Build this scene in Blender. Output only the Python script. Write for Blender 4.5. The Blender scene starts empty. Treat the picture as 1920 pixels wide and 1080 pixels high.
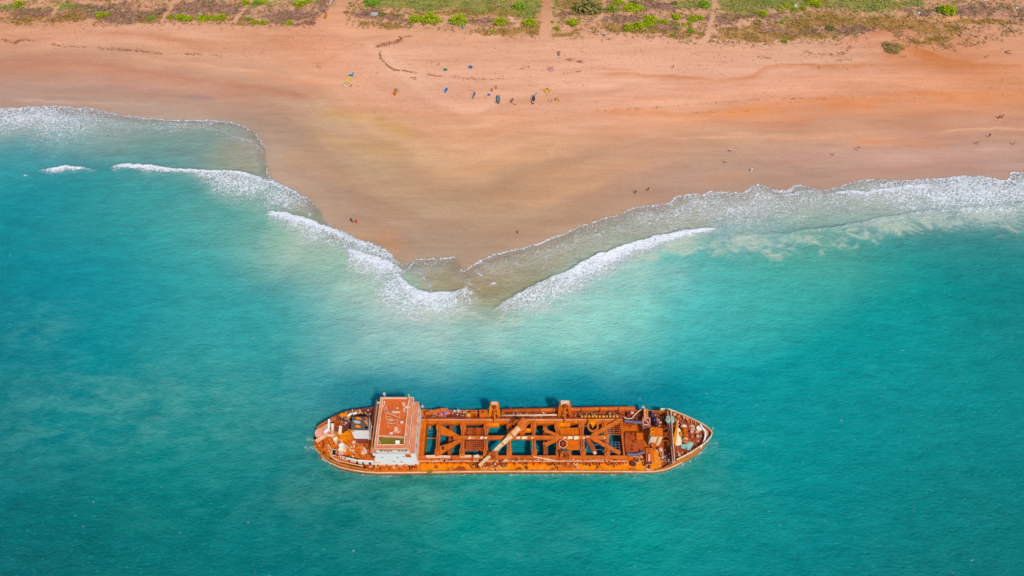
import bpy, math, random
import numpy as np

sc = bpy.context.scene
COL = sc.collection
R = math.radians
rnd = random.Random(7)

# ------------------------------------------------------------------ camera, sky, sun, exposure
CAM_H, PITCH, FOC = 177.0, R(53.0), 1280.0          # metres, depression, focal length in photo pixels
cam = bpy.data.cameras.new('camera'); cam_o = bpy.data.objects.new('camera', cam); COL.objects.link(cam_o)
cam.sensor_width = 36.0; cam.lens = 24.0; cam.clip_start = 1.0; cam.clip_end = 20000.0
cam_o.location = (0, 0, CAM_H); cam_o.rotation_euler = (math.pi/2 - PITCH, 0, 0)
sc.camera = cam_o

SUN_EL, SUN_AZ = R(54.0), R(150.0)                  # azimuth clockwise from north (+Y): east of south
w = bpy.data.worlds.new("World"); sc.world = w; w.use_nodes = True
wn = w.node_tree; wn.nodes.clear()
sky = wn.nodes.new('ShaderNodeTexSky'); sky.sky_type = 'NISHITA'; sky.sun_disc = False
sky.sun_elevation = SUN_EL; sky.sun_rotation = SUN_AZ; sky.air_density = 1.0; sky.dust_density = 1.5
bg = wn.nodes.new('ShaderNodeBackground'); bg.inputs['Strength'].default_value = 0.135
wo = wn.nodes.new('ShaderNodeOutputWorld')
wn.links.new(sky.outputs[0], bg.inputs[0]); wn.links.new(bg.outputs[0], wo.inputs[0])
sun = bpy.data.lights.new('sun', 'SUN'); sun.energy = 3.1; sun.angle = R(4.0); sun.color = (1.0, 0.955, 0.88)
sun_o = bpy.data.objects.new('sun', sun); COL.objects.link(sun_o)
sun_o.rotation_euler = (math.pi/2 - SUN_EL, 0, math.pi - SUN_AZ)
sun_o.location = (0, 0, 300)
sc.view_settings.view_transform = 'Standard'; sc.view_settings.look = 'None'
sc.view_settings.gamma = 1.0; sc.view_settings.exposure = 0.35
LIGHT = 1.46                                         # display value of a white horizontal card (tuned on renders)

# ------------------------------------------------------------------ survey: photo point at height z -> metres
def W(u, v, z=0.0):
    a = (u-960)/FOC; t = (540-v)/FOC
    l = (CAM_H-z)/(math.sin(PITCH) - t*math.cos(PITCH))
    return (a*l, l*(math.cos(PITCH)+t*math.sin(PITCH)), z)
def Wn(p, z=0.0):
    p = np.asarray(p, float); a = (p[:, 0]-960)/FOC; t = (540-p[:, 1])/FOC
    l = (CAM_H-z)/(math.sin(PITCH) - t*math.cos(PITCH))
    return np.stack([a*l, l*(math.cos(PITCH)+t*math.sin(PITCH))], 1)

def lin(c):
    c = np.asarray(c, float)/255.0
    return np.where(c <= 0.04045, c/12.92, ((c+0.055)/1.055)**2.4)
def alb(c, k=1.0):                                   # sunlit appearance -> surface albedo
    return np.clip(lin(c)/LIGHT*k, 0.0, 0.9)
def A4(r, g, b, k=1.0):
    a = alb((r, g, b), k); return (float(a[0]), float(a[1]), float(a[2]), 1.0)

# ------------------------------------------------------------------ numpy noise
def _h(ix, iy, s):
    n = (ix.astype(np.int64)*374761393 + iy.astype(np.int64)*668265263 + s*974711) & 0x7fffffff
    n = ((n ^ (n >> 13))*1274126177) & 0x7fffffff
    return ((n ^ (n >> 16)) & 0xffff)/65535.0
def vnoise(x, y, s=0):
    ix = np.floor(x); iy = np.floor(y); fx = x-ix; fy = y-iy
    fx = fx*fx*(3-2*fx); fy = fy*fy*(3-2*fy)
    a = _h(ix, iy, s); b = _h(ix+1, iy, s); c = _h(ix, iy+1, s); d = _h(ix+1, iy+1, s)
    return (a*(1-fx)+b*fx)*(1-fy) + (c*(1-fx)+d*fx)*fy
def fbm(x, y, s=0, o=3):
    r = 0; a = .5; t = 0
    for k in range(o):
        r = r + a*vnoise(x*2**k, y*2**k, s+k*17); t += a; a *= .5
    return r/t
def sst(a, b, x):
    t = np.clip((x-a)/(b-a), 0, 1); return t*t*(3-2*t)

# ------------------------------------------------------------------ curves
def catmull(P, n=5):
    P = np.asarray(P, float); out = []
    Q = np.vstack([2*P[0]-P[1], P, 2*P[-1]-P[-2]])
    for i in range(1, len(Q)-2):
        p0, p1, p2, p3 = Q[i-1], Q[i], Q[i+1], Q[i+2]
        for k in range(n):
            t = k/n
            out.append(.5*((2*p1)+(-p0+p2)*t+(2*p0-5*p1+4*p2-p3)*t*t+(-p0+3*p1-3*p2+p3)*t**3))
    out.append(P[-1]); return np.array(out)
def to_world(C, n=5):                                # columns 0,1 photo points, the rest carried along
    C = catmull(C, n); C[:, :2] = Wn(C[:, :2]); return C
def nearest(C, x, y, nv):
    """distance to polyline, side (+ = right of travel = sea), carried values"""
    best = np.full(x.shape, 1e18); side = np.zeros(x.shape); vals = np.zeros(x.shape+(nv,))
    for i in range(len(C)-1):
        ax, ay = C[i, 0], C[i, 1]; dx, dy = C[i+1, 0]-ax, C[i+1, 1]-ay
        L2 = dx*dx+dy*dy+1e-12
        t = np.clip(((x-ax)*dx+(y-ay)*dy)/L2, 0, 1)
        ex = x-ax-t*dx; ey = y-ay-t*dy; d = ex*ex+ey*ey
        m = d < best
        if not m.any(): continue
        best[m] = d[m]; side[m] = -(dx*(y-ay)-dy*(x-ax))[m]
        if nv:
            tm = t[m][:, None]; vals[m] = C[i, 2:2+nv]*(1-tm)+C[i+1, 2:2+nv]*tm
    return np.sqrt(best), np.sign(side), vals

# shoreline (swash edge), left to right: u, v, white edge width, edge strength, lace width, lace strength
SHORE = [(-700,240,6,.8,90,.8),(-400,222,6,.8,90,.8),(-160,208,6,.8,80,.85),(0,203,6,.8,62,.92),(33,203,6,.85,60,.95),(83,199,6,.85,62,.95),(133,201,6,.85,85,.8),(183,205,5,.8,95,.62),
 (217,213,5,.8,70,.5),(250,220,5,.8,50,.42),(283,223,5,.85,40,.4),(333,226,5,.9,28,.6),(383,225,5,.9,26,.6),(417,228,4,.85,25,.45),(443,233,4,.8,40,.3),
 (467,243,4,.8,40,.25),(483,257,4,.7,30,.25),(492,270,2,.5,30,.3),(497,287,2,.3,30,.3),(500,307,2,.2,20,.25),(503,323,2,.3,20,.3),(512,334,3,.7,40,.7),(533,347,4,.8,50,.85),(560,363,4,.75,45,.8),
 (578,373,4,.6,35,.6),(591,384,3,.5,20,.4),(598,396,2,.2,15,.2),(606,410,2,.2,12,.2),(622,425,3,.5,10,.6),(642,435,5,.9,20,.8),(664,445,6,.95,25,.9),(691,456,6,.95,25,.9),(716,467,6,.95,25,.95),(737,478,5,.95,25,.95),(750,492,3,.7,30,.7),
 (762,495,3,.5,20,.5),(772,491,3,.6,24,.5),(781,488,3,.8,24,.55),(805,486.5,4,.85,26,.55),(832,484,4,.85,24,.5),(850,482,3,.7,22,.45),(859,487,2,.2,12,.3),(866,500,2,.2,10,.3),(871,509,3,.6,20,.4),
 (886,499,4,.8,35,.45),(913,485,4,.85,42,.45),(954,471,4,.85,50,.4),(1003,457,5,.9,55,.4),(1049,440,4,.8,60,.42),(1090,425,4,.7,60,.45),(1130,411,4,.7,55,.48),(1165,400,4,.7,55,.5),(1182,391,4,.75,60,.52),
 (1212,387,5,.8,62,.55),(1252,381,6,.85,62,.6),(1270,371,6,.8,65,.62),(1300,363,6,.85,75,.66),(1319,364,7,.9,75,.68),(1336,359,7,.9,75,.7),(1387,361,6,.85,80,.68),(1407,352,7,.9,80,.68),(1429,348,7,.85,80,.66),(1452,355,7,.9,75,.66),
 (1474,357,7,.9,65,.66),(1500,349,6,.8,60,.62),(1530,354,5,.8,60,.6),(1552,356,5,.7,60,.55),(1580,347,4,.6,60,.5),(1607,339,4,.6,65,.62),(1639,336,4,.6,70,.72),(1681,339,4,.6,70,.88),(1720,337,5,.7,75,.97),(1768,335,8,.9,80,1.05),
 (1830,331,10,.95,82,1.08),(1855,335,10,.95,78,1.05),(1888,337,8,.95,70,.95),(1895,327,6,.9,60,.75),(1920,322,6,.9,65,.75),(2080,312,6,.9,65,.75),(2300,300,6,.9,65,.75),(2650,285,6,.9,65,.75)]
SH = to_world(SHORE, 5)
SH = np.vstack([[-9000, SH[0, 1]-200, *SH[0, 2:]], SH, [9000, SH[-1, 1]+150, *SH[-1, 2:]]])
SEA_POLY = np.vstack([SH[:, :2], [[9000, -20000], [-9000, -20000]]])

# breaking waves: u, v, foam width, foam strength, crest height, lace width, lace strength
BREAKERS = [
 [(72,318,2,.5,.15,4,.3),(98,315,8,.9,.3,10,.6),(117,313,10,.95,.35,12,.6),(142,314,6,.95,.3,10,.5),(165,315,4,.9,.3,8,.4),(180,319,2,.5,.15,4,.3)],
 [(205,315,2,.4,.2,4,.3),(220,311,6,.9,.4,12,.6),(247,309,8,1,.5,8,.5),(283,312,10,1,.5,14,.5),(300,314,9,1,.5,12,.4),(333,316,7,1,.5,10,.4),(360,319,7,1,.5,12,.5),(387,319,7,.9,.5,25,.7),(417,320,7,.9,.4,40,.9),(443,323,7,.9,.4,48,.9),(467,328,7,.9,.3,50,.9),(490,334,7,.85,.25,48,.85),(517,342,6,.85,.2,45,.8),(548,356,5,.8,.15,35,.7),(575,371,4,.6,.1,22,.5)],
 [(497,397,2,.5,.3,4,.3),(515,398,10,1,.5,16,.7),(548,403,14,1,.55,24,.8),(588,415,14,1,.5,34,.9),(615,425,12,1,.4,34,.85),(645,439,8,.95,.3,26,.8),(690,459,6,.9,.2,20,.8)],
 [(646,466,2,.5,.2,6,.3),(660,468,9,.9,.35,16,.6),(670,470,14,1,.45,30,.8),(695,479,20,1,.5,36,.9),(718,487,18,1,.5,36,.95),(740,495,14,.95,.4,40,.95),(752,508,12,.8,.3,40,.9)],
 [(742,512,6,.6,.3,24,.7),(750,521,9,.85,.4,40,.9),(764,533,12,.95,.5,48,.95),(778,541,14,1,.5,48,.95),(792,547,16,1,.5,42,.95),(805,549,16,1,.5,38,.95),(832,546,14,1,.5,40,.9),(852,545,8,.85,.45,34,.85),(868,541,3,.6,.3,28,.8),(876,536,1,.3,.1,20,.5)],
 [(925,583,2,.6,.3,6,.5),(946,567,10,.56,.5,24,.7),(968,552,14,.58,.7,36,.75),(1000,537,20,.60,.8,44,.78),(1044,518,26,.70,.9,40,.85),(1073,503,28,.82,.9,36,.9),(1103,488,26,.86,.9,34,.85),(1136,475,24,1,.9,32,.8),(1171,461,20,1,.85,28,.7),(1212,450,18,1,.8,26,.6),(1239,441,16,1,.75,24,.55),(1279,433,13,1,.7,18,.5),(1306,430,10,1,.65,14,.45),(1335,429,6,.95,.5,10,.4),(1350,430,2,.5,.3,4,.2)],
 [(1340,444,1,.1,.2,4,.1),(1397,442,3,.42,.4,10,.3),(1461,440,3,.45,.5,10,.35),(1510,432,3,.45,.55,6,.2),(1530,430,4,.7,.55,6,.2),(1558,427,3,.45,.55,5,.2),(1607,419,3,.5,.55,10,.35),(1639,411,3,.5,.5,10,.35),(1688,405,4,.55,.5,12,.4),(1736,399,5,.75,.5,8,.3),(1784,394,3,.5,.45,12,.35),(1849,387,3,.45,.4,12,.35),(1914,384,3,.45,.4,12,.35),(2060,372,1,.3,.4,4,.2)],
 # small curls
 [(1550,365,1,.3,.1,2,.2),(1566,362,5,.9,.2,10,.5),(1590,358,7,.9,.25,20,.7),(1607,359,8,.9,.25,28,.8),(1640,357,8,.9,.2,22,.8),(1680,352,8,.9,.2,20,.8),(1730,346,9,.9,.2,24,.8)],
 [(1400,361,1,.3,.1,2,.2),(1440,363,4,.6,.1,10,.4),(1475,362,5,.8,.1,16,.6),(1515,359,4,.7,.1,12,.5),(1550,360,1,.3,.1,3,.2)],
 [(540,388,3,.8,0,4,.2),(546,392,3,.8,0,4,.2)], [(577,396,3,.8,0,4,.2),(583,402,3,.8,0,4,.2)],
 [(760,586,1,.5,0,3,.2),(774,595,4,.8,0,8,.4),(786,597,4,.8,.1,8,.4),(797,600,2,.4,0,4,.2)],
 [(871,530,2,.6,.05,3,.2),(882,530,3,.8,.1,4,.3),(900,541,2,.6,.05,3,.2)], [(916,533,2,.6,.05,4,.3),(926,529,4,.8,.1,6,.3),(938,534,2,.5,.05,3,.2)], [(922,559,2,.6,.05,4,.2),(932,562,2,.5,.05,3,.2)],
 [(37,331,1,.3,0,2,.1),(46,329,4,.8,.05,5,.3),(54,331,1,.3,0,2,.1)],
]
# receding swash lines
LINES = [[(430,256),(455,260),(475,269),(492,285)], [(100,186),(150,190),(230,192),(300,191)], [(300,190),(345,203),(362,211),(373,224)],
 [(772,504),(790,515),(803,528),(808,545)], [(745,517),(757,508),(770,500),(780,494)], [(500,307),(501,322),(502,334)], [(888,505),(897,511),(905,520)]]

# ------------------------------------------------------------------ surveyed water colours (sediment, depth, painted shade, corner vignetting) and sand colours
WATER_C = [(50,1050,0,92,97),(50,900,4,110,114),(20,760,8,120,126),(50,600,10,130,142),(60,400,22,132,142),(200,400,62,150,148),(300,350,74,152,148),(20,320,25,142,152),(100,270,100,160,158),(30,290,60,150,155),
 (300,250,125,158,150),(300,290,112,156,150),(420,300,162,160,140),(360,300,135,158,148),(440,270,158,160,145),(480,310,172,164,142),(455,325,165,165,145),(490,275,175,165,145),(350,232,165,166,156),(260,228,168,170,162),(180,214,178,178,172),(60,212,182,178,172),(400,236,168,166,152),(450,250,165,163,148),(480,265,172,164,146),(380,280,128,158,150),(330,268,140,160,150),(270,262,120,158,150),(470,290,165,165,145),(370,260,112,155,152),(430,250,130,158,150),(200,250,130,165,160),(60,225,160,180,175),
 (400,390,92,168,156),(400,450,88,166,158),(520,470,148,188,168),(600,470,162,196,176),(480,430,120,180,162),(700,560,165,202,188),(800,620,166,202,188),(640,560,150,195,180),(650,640,110,175,172),(500,600,62,156,156),(400,650,54,150,150),(300,750,40,138,140),(200,700,26,134,138),
 (150,800,36,130,130),(350,850,32,135,130),(500,750,52,145,144),(600,700,40,140,150),(300,500,50,148,150),(400,560,60,155,155),(150,520,20,135,146),(200,610,30,140,148),(560,720,45,142,148),
 (570,800,45,135,135),(450,820,48,138,134),(250,920,12,118,114),(120,980,2,105,104),
 (760,660,132,186,178),(860,650,150,198,185),(960,620,166,206,190),(1100,600,152,206,190),(1200,540,132,202,186),(1000,660,125,190,178),(1150,650,105,182,176),(1300,560,82,176,174),(1300,640,38,164,164),(1400,520,100,180,165),
 (1450,560,55,166,160),(1500,500,85,166,150),(1650,470,45,150,140),(1560,465,100,165,145),(1800,480,56,136,133),(1780,440,40,140,135),(1900,560,12,120,120),(1700,600,18,150,146),(1900,460,20,130,130),(1900,420,90,150,140),(1850,750,0,129,131),(1600,800,0,145,146),(1500,950,0,129,130),
 (1800,1000,0,120,116),(1900,1050,0,105,106),(1200,980,8,154,147),(1350,950,2,142,140),(900,980,20,158,148),(700,950,26,126,126),(500,980,18,120,120),(300,1050,4,108,106),(1000,1060,4,134,132),(700,1060,10,118,116),(1400,850,5,150,146),(1350,760,0,142,150),
 (1280,735,0,116,132),(1250,745,0,120,140),(1170,735,0,126,146),(1030,735,0,126,146),(890,735,0,126,146),(760,735,0,122,142),(720,758,0,108,130),(800,765,0,108,130),(880,765,0,110,132),(960,765,0,110,132),(1040,765,0,110,132),(1120,765,0,110,132),(1200,765,0,112,134),(1030,708,36,150,158),(890,708,38,152,160),(760,708,28,146,156),(1170,706,28,148,156),(1100,735,0,126,146),(960,735,0,126,146),(820,735,0,124,144),(700,735,2,108,126),(640,745,6,122,138),(1250,700,20,146,156),(1100,708,34,150,158),(960,708,40,152,160),(820,708,34,148,156),(700,715,20,138,150),  # dark band north of the ship: its shadow painted in, with deep scour
 (1000,675,90,170,168),(850,672,80,168,168),(1180,678,50,156,160),(760,920,50,126,104),(860,915,40,132,120),(640,915,36,116,110),(1000,910,22,140,130),(1180,910,16,140,130),(1300,890,0,128,118),
 (900,520,178,158,122),(925,505,180,162,126),(950,545,160,152,116),(905,565,166,154,120),(925,570,160,154,122),(870,535,176,156,116),(980,520,166,156,120),(1030,490,168,162,132),(1010,470,180,166,138),(1090,455,172,166,140),(1170,430,166,166,142),(1250,410,164,172,152),(1230,395,182,172,152),(1290,378,185,172,155),(1350,385,172,178,162),(1450,375,180,180,168),(1550,378,172,178,165),(1620,365,178,180,168),(1750,355,185,190,182),(1400,360,190,180,165),(890,560,164,156,122),(845,515,176,164,138),(790,510,172,162,138),(800,540,162,148,108),(850,535,166,148,108),(585,392,172,160,140),(565,378,178,170,155),(960,500,168,160,128),(820,505,172,162,134),(870,560,165,165,138),(800,530,176,158,122),(1050,475,175,165,135),(1000,515,150,152,118),(1130,445,172,166,142),(1200,425,165,170,150),(1300,400,165,175,158),(1400,410,172,180,160),(1500,400,165,178,160),(1600,390,165,180,165),(1700,380,160,180,168),(1850,365,150,178,168),(1900,350,165,178,160),
 (1420,448,140,178,160),(1380,436,110,170,175),(1450,432,110,168,172),(1600,412,125,168,170),(900,585,150,190,175),(780,575,180,208,196),(720,520,170,200,180),(560,400,155,165,145),(600,430,165,190,170),(480,350,140,175,160),(550,375,165,168,150),(2200,700,0,125,125),(-200,700,4,105,112),(960,1300,2,105,105),(2100,400,90,150,140),(-150,260,80,150,150),(960,3000,0,80,90)]  # bluish points landward of the breakers paint the shade of their fronts
SAND_C = [(960,150,232,171,138),(800,180,231,168,136),(600,130,231,166,128),(700,90,230,166,130),(450,90,224,160,122),(200,70,226,164,128),(50,60,224,160,124),(300,120,229,158,116),(120,105,222,150,110),(20,108,216,146,110),(60,122,196,128,96),(200,135,212,140,100),(300,150,214,142,100),(20,150,190,134,112),(100,170,196,146,116),(250,165,202,148,118),(200,185,198,150,120),
 (350,185,196,146,116),(300,200,192,152,126),(420,200,196,152,124),(450,180,212,140,96),(520,190,210,150,108),(480,220,186,150,126),(500,250,192,156,132),(540,290,208,160,122),(600,240,205,160,122),(560,215,204,160,124),(720,230,214,162,122),(680,205,230,164,128),(560,330,205,156,122),(700,300,204,156,112),(650,270,207,161,116),(620,350,200,150,112),
 (800,350,194,147,107),(740,280,196,150,106),(780,300,203,154,112),(900,300,213,160,115),(880,260,224,164,118),(1000,280,214,155,109),(960,225,228,164,124),(1050,330,204,149,109),(1120,285,215,152,108),(1200,300,220,150,110),(1150,350,198,150,116),(1300,320,196,150,120),(1300,280,212,150,108),(1300,230,235,166,122),(1250,205,235,166,126),(1500,210,228,150,104),(1420,210,226,146,100),(1500,250,226,156,116),(1400,250,226,158,114),
 (1600,300,206,150,124),(1600,255,224,152,108),(1500,310,204,150,122),(1700,320,200,140,116),(1750,300,206,152,130),(1400,335,190,142,112),(1500,335,200,138,106),(1850,230,231,161,120),(1750,235,226,150,104),(1850,300,206,156,136),(1900,280,204,148,124),(1650,225,232,162,120),(1700,185,220,140,88),(1600,195,226,146,96),(1780,190,222,140,90),(1900,190,224,146,96),(1650,150,232,170,138),(1500,165,235,172,140),(1400,238,236,174,136),(1600,232,234,168,128),(1220,240,232,166,126),(1750,160,232,166,134),(300,75,230,166,130),(600,178,230,166,126),(400,120,230,166,128),(1850,140,216,142,94),(1750,145,224,148,102),(1780,108,206,130,82),(1700,100,212,140,94),(1850,90,222,156,116),(1660,90,224,158,122),(1900,110,218,150,110),
 (1200,150,236,173,141),(1350,160,235,170,134),(1100,100,232,170,132),(1400,112,235,172,138),(1250,100,230,166,130),(1100,200,236,172,138),(640,50,230,152,112),(600,90,232,160,118),(700,45,226,160,122),(900,70,230,166,126),(840,100,232,170,134),(640,400,194,146,112),(740,400,200,156,120),(690,445,204,144,92),(715,455,206,138,84),(800,440,194,156,122),(850,400,202,150,110),(780,480,176,144,112),(850,470,190,150,116),
 (950,430,204,156,116),(1000,400,192,150,114),(950,370,192,148,110),(1100,390,206,150,110),(1020,440,212,152,106),(1180,375,206,146,108),(1250,355,200,146,112),(560,400,190,146,116),(100,10,214,158,118),(500,10,216,158,120),(960,10,206,152,110),(1400,10,212,160,122),(1850,20,206,150,118),(960,-300,170,130,90),(-300,60,220,160,120),(2300,100,222,156,116)]

def field(pts, x, y, kk=0.62):
    P = np.asarray(pts, float); X = Wn(P[:, :2]); C = lin(P[:, 2:5])
    D = np.sqrt(((X[:, None]-X[None])**2).sum(2)); D.sort(1)
    sg = np.clip(D[:, 1:4].mean(1)*kk, 2.0, 400.0)
    num = np.zeros((len(x), 3)); den = np.zeros(len(x))
    for i in range(len(X)):
        d2 = (x-X[i, 0])**2+(y-X[i, 1])**2
        q = np.exp(-np.minimum(d2/(2*sg[i]**2), 60)) + 1e-5/(1+d2/sg[i]**2)**2
        num += q[:, None]*C[i]; den += q
    return num/den[:, None]

# ------------------------------------------------------------------ tagging and mesh helpers
def tag(o, label=None, cat=None, group=None, kind=None):
    if label: o['label'] = label
    if cat: o['category'] = cat
    if group: o['group'] = group
    if kind: o['kind'] = kind
    return o
def np_mesh(name, V, Fq, mat, smooth=True):
    me = bpy.data.meshes.new(name)
    nv, nf, k = len(V), len(Fq), Fq.shape[1]
    me.vertices.add(nv); me.vertices.foreach_set('co', np.asarray(V, np.float32).ravel())
    me.loops.add(nf*k); me.loops.foreach_set('vertex_index', Fq.astype(np.int32).ravel())
    me.polygons.add(nf); me.polygons.foreach_set('loop_start', np.arange(0, nf*k, k, dtype=np.int32))
    me.polygons.foreach_set('use_smooth', np.full(nf, smooth))
    me.update(calc_edges=True)
    if mat: me.materials.append(mat)
    o = bpy.data.objects.new(name, me); COL.objects.link(o); return o
def attr(o, name, A):
    a = o.data.attributes.new(name, 'FLOAT_COLOR', 'POINT')
    B = np.ones((len(A), 4), np.float32); B[:, :A.shape[1]] = A
    a.data.foreach_set('color', B.ravel())

# ------------------------------------------------------------------ node helpers
class NT:
    def __init__(s, name):
        s.m = bpy.data.materials.new(name); s.m.use_nodes = True; s.t = s.m.node_tree; s.t.nodes.clear()
    def n(s, typ, ins=None, out=0, **kw):
        d = s.t.nodes.new('ShaderNode'+typ)
        for k, v in kw.items(): setattr(d, k, v)
        for k, v in (ins or {}).items():
            q = d.inputs[k]
            if isinstance(v, bpy.types.NodeSocket): s.t.links.new(v, q)
            else: q.default_value = v
        return d.outputs[out] if out is not None else d
    def math(s, op, a, b=0.0, clamp=False):
        return s.n('Math', {0: a, 1: b}, operation=op, use_clamp=clamp)
    def mix(s, f, a, b, mode='MIX'):
        d = s.t.nodes.new('ShaderNodeMix'); d.data_type = 'RGBA'; d.blend_type = mode; d.clamp_factor = True
        for i, v in ((0, f), (6, a), (7, b)):
            if isinstance(v, bpy.types.NodeSocket): s.t.links.new(v, d.inputs[i])
            else: d.inputs[i].default_value = v
        return d.outputs[2]
    def ss(s, x, a, b, lo=0.0, hi=1.0):
        d = s.t.nodes.new('ShaderNodeMapRange'); d.interpolation_type = 'SMOOTHSTEP'
        for i, v in ((0, x), (1, a), (2, b), (3, lo), (4, hi)):
            if isinstance(v, bpy.types.NodeSocket): s.t.links.new(v, d.inputs[i])
            else: d.inputs[i].default_value = v
        return d.outputs[0]
    def noise(s, vec, scale, detail=3.0, rough=.55, dist=0.0, out=0):
        return s.n('TexNoise', {'Vector': vec, 'Scale': scale, 'Detail': detail, 'Roughness': rough, 'Distortion': dist}, out=out)
    def mapv(s, vec, sc_=(1, 1, 1), rot=(0, 0, 0)):
        return s.n('Mapping', {'Vector': vec, 'Scale': sc_, 'Rotation': rot})
    def obj(s): return s.n('TexCoord', out=3)
    def sep(s, name):
        a = s.n('Attribute', out=None, attribute_name=name)
        q = s.n('SeparateColor', {0: a.outputs[0]}, out=None)
        return a.outputs[0], q.outputs[0], q.outputs[1], q.outputs[2], a.outputs[3]
    def done(s, **ins):
        p = s.n('BsdfPrincipled', ins, out=None)
        s.n('OutputMaterial', {0: p.outputs[0]}, out=None); return s.m
# ------------------------------------------------------------------ sea material
def sea_material():
    N = NT('sea_water'); P = N.obj()
    col = N.n('Attribute', attribute_name='water_colour')
    _, F, L, PL, AL = N.sep('surf')
    _, MO, _, _, _ = N.sep('mottle')
    big = N.noise(N.mapv(P, (.03, .05, 1)), 1.0, 6, .68, .5)
    mid = N.noise(N.mapv(P, (.12, .24, 1), (0, 0, .25)), 1.0, 6, .72, .35)
    m = N.ss(N.math('ADD', N.math('MULTIPLY', big, .5), N.math('MULTIPLY', mid, .5)), .40, .64)
    sed = N.mix(N.math('MULTIPLY', m, MO), col, A4(96, 164, 150))
    v = N.ss(mid, .25, .75, .88, 1.12)
    sed = N.mix(1.0, sed, N.n('CombineColor', {0: v, 1: v, 2: v}), 'MULTIPLY')
    # tan sediment clouds behind the breakers
    cl = N.noise(N.mapv(P, (.10, .13, 1)), 1.0, 6, .62, 2.5)
    pf = N.ss(N.math('ADD', PL, N.math('MULTIPLY', N.math('SUBTRACT', cl, .5), 1.7)), .30, .82)
    sed = N.mix(N.math('MULTIPLY', pf, .72), sed, A4(198, 206, 184))
    # foam: solid and lace
    warp = N.n('VectorMath', {0: P, 1: N.n('VectorMath', {0: N.noise(P, .5, 2, .5, out=1), 1: (1.8, 1.8, 0)}, operation='MULTIPLY')}, operation='ADD')
    n1 = N.noise(P, 1.1, 4, .7)
    n1b = N.noise(P, 2.6, 3, .7)
    n1m = N.math('ADD', N.math('MULTIPLY', n1, .55), N.math('MULTIPLY', n1b, .45))
    ff = N.ss(N.math('ADD', F, N.math('MULTIPLY', N.math('SUBTRACT', N.ss(n1m, .28, .72), .5), 1.15)), .46, .85)
    vo = N.n('TexVoronoi', {'Vector': N.mapv(warp, (1, .8, 1), (0, 0, .5)), 'Scale': .95}, feature='DISTANCE_TO_EDGE')
    ridge = N.ss(vo, .0, .26, 1.0, 0.0)
    n2 = N.noise(N.mapv(warp, (1, .75, 1), (0, 0, .6)), 1.25, 4, .74)
    rr = N.math('ADD', N.math('MULTIPLY', ridge, .48), N.math('MULTIPLY', N.ss(n2, .25, .75), .52))
    big2 = N.noise(P, .13, 3, .6)
    Lm = N.math('MULTIPLY', L, N.ss(big2, .25, .6, .72, 1.10))
    lf = N.ss(N.math('ADD', N.math('MULTIPLY', Lm, .80), N.math('MULTIPLY', N.math('SUBTRACT', rr, .5), 1.15)), .42, .95)
    lf = N.math('MULTIPLY', lf, .88)
    haze_f = N.math('MULTIPLY', N.math('MULTIPLY', L, N.ss(N.noise(warp, .33, 5, .7), .34, .68, .12, .62)), .8)
    sed = N.mix(haze_f, sed, A4(226, 224, 220))
    # scattered tiny caps at sea
    wc = N.noise(N.mapv(P, (.55, 1.1, 1), (0, 0, .12)), 1.0, 2, .5)
    wcf = N.math('MULTIPLY', N.ss(wc, .745, .80), .35)
    f = N.math('MAXIMUM', N.math('MAXIMUM', ff, lf), wcf)
    c = N.mix(f, sed, A4(244, 246, 250, .98))
    # ripples: light crests and dark troughs painted into the colour, then bump
    rc = N.noise(N.mapv(P, (.65, 1.7, 1), (0, 0, .18)), 1.0, 5, .72)
    c = N.mix(N.math('MULTIPLY', N.ss(rc, .54, .70), .24), c, A4(52, 206, 200))
    c = N.mix(N.math('MULTIPLY', N.ss(rc, .44, .28), .40), c, N.mix(1.0, c, (.55, .72, .78, 1), 'MULTIPLY'))
    r1 = N.noise(N.mapv(P, (.28, .62, 1), (0, 0, .22)), 1.0, 3, .6, .3)
    r2 = N.noise(N.mapv(P, (.8, 1.6, 1), (0, 0, -.15)), 1.0, 5, .7)
    r0 = N.noise(N.mapv(P, (.05, .12, 1), (0, 0, .1)), 1.0, 2, .5)
    hgt = N.math('ADD', N.math('ADD', N.math('MULTIPLY', r1, .8), N.math('MULTIPLY', r2, .75)), N.math('MULTIPLY', r0, 1.6))
    hgt = N.math('ADD', hgt, N.math('MULTIPLY', f, N.math('MULTIPLY', n1, .5)))
    bmp = N.n('Bump', {'Strength': 1.0, 'Distance': .7, 'Height': hgt})
    op = N.math('MAXIMUM', AL, N.math('MULTIPLY', f, .97))
    p = N.n('BsdfPrincipled', {'Base Color': c, 'Roughness': N.ss(f, 0, 1, .16, .85), 'IOR': 1.33, 'Specular IOR Level': .06, 'Normal': bmp})
    tr = N.n('BsdfTransparent')
    mx = N.n('MixShader', {0: op, 1: tr, 2: p})
    N.n('OutputMaterial', {0: mx}, out=None)
    return N.m

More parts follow.
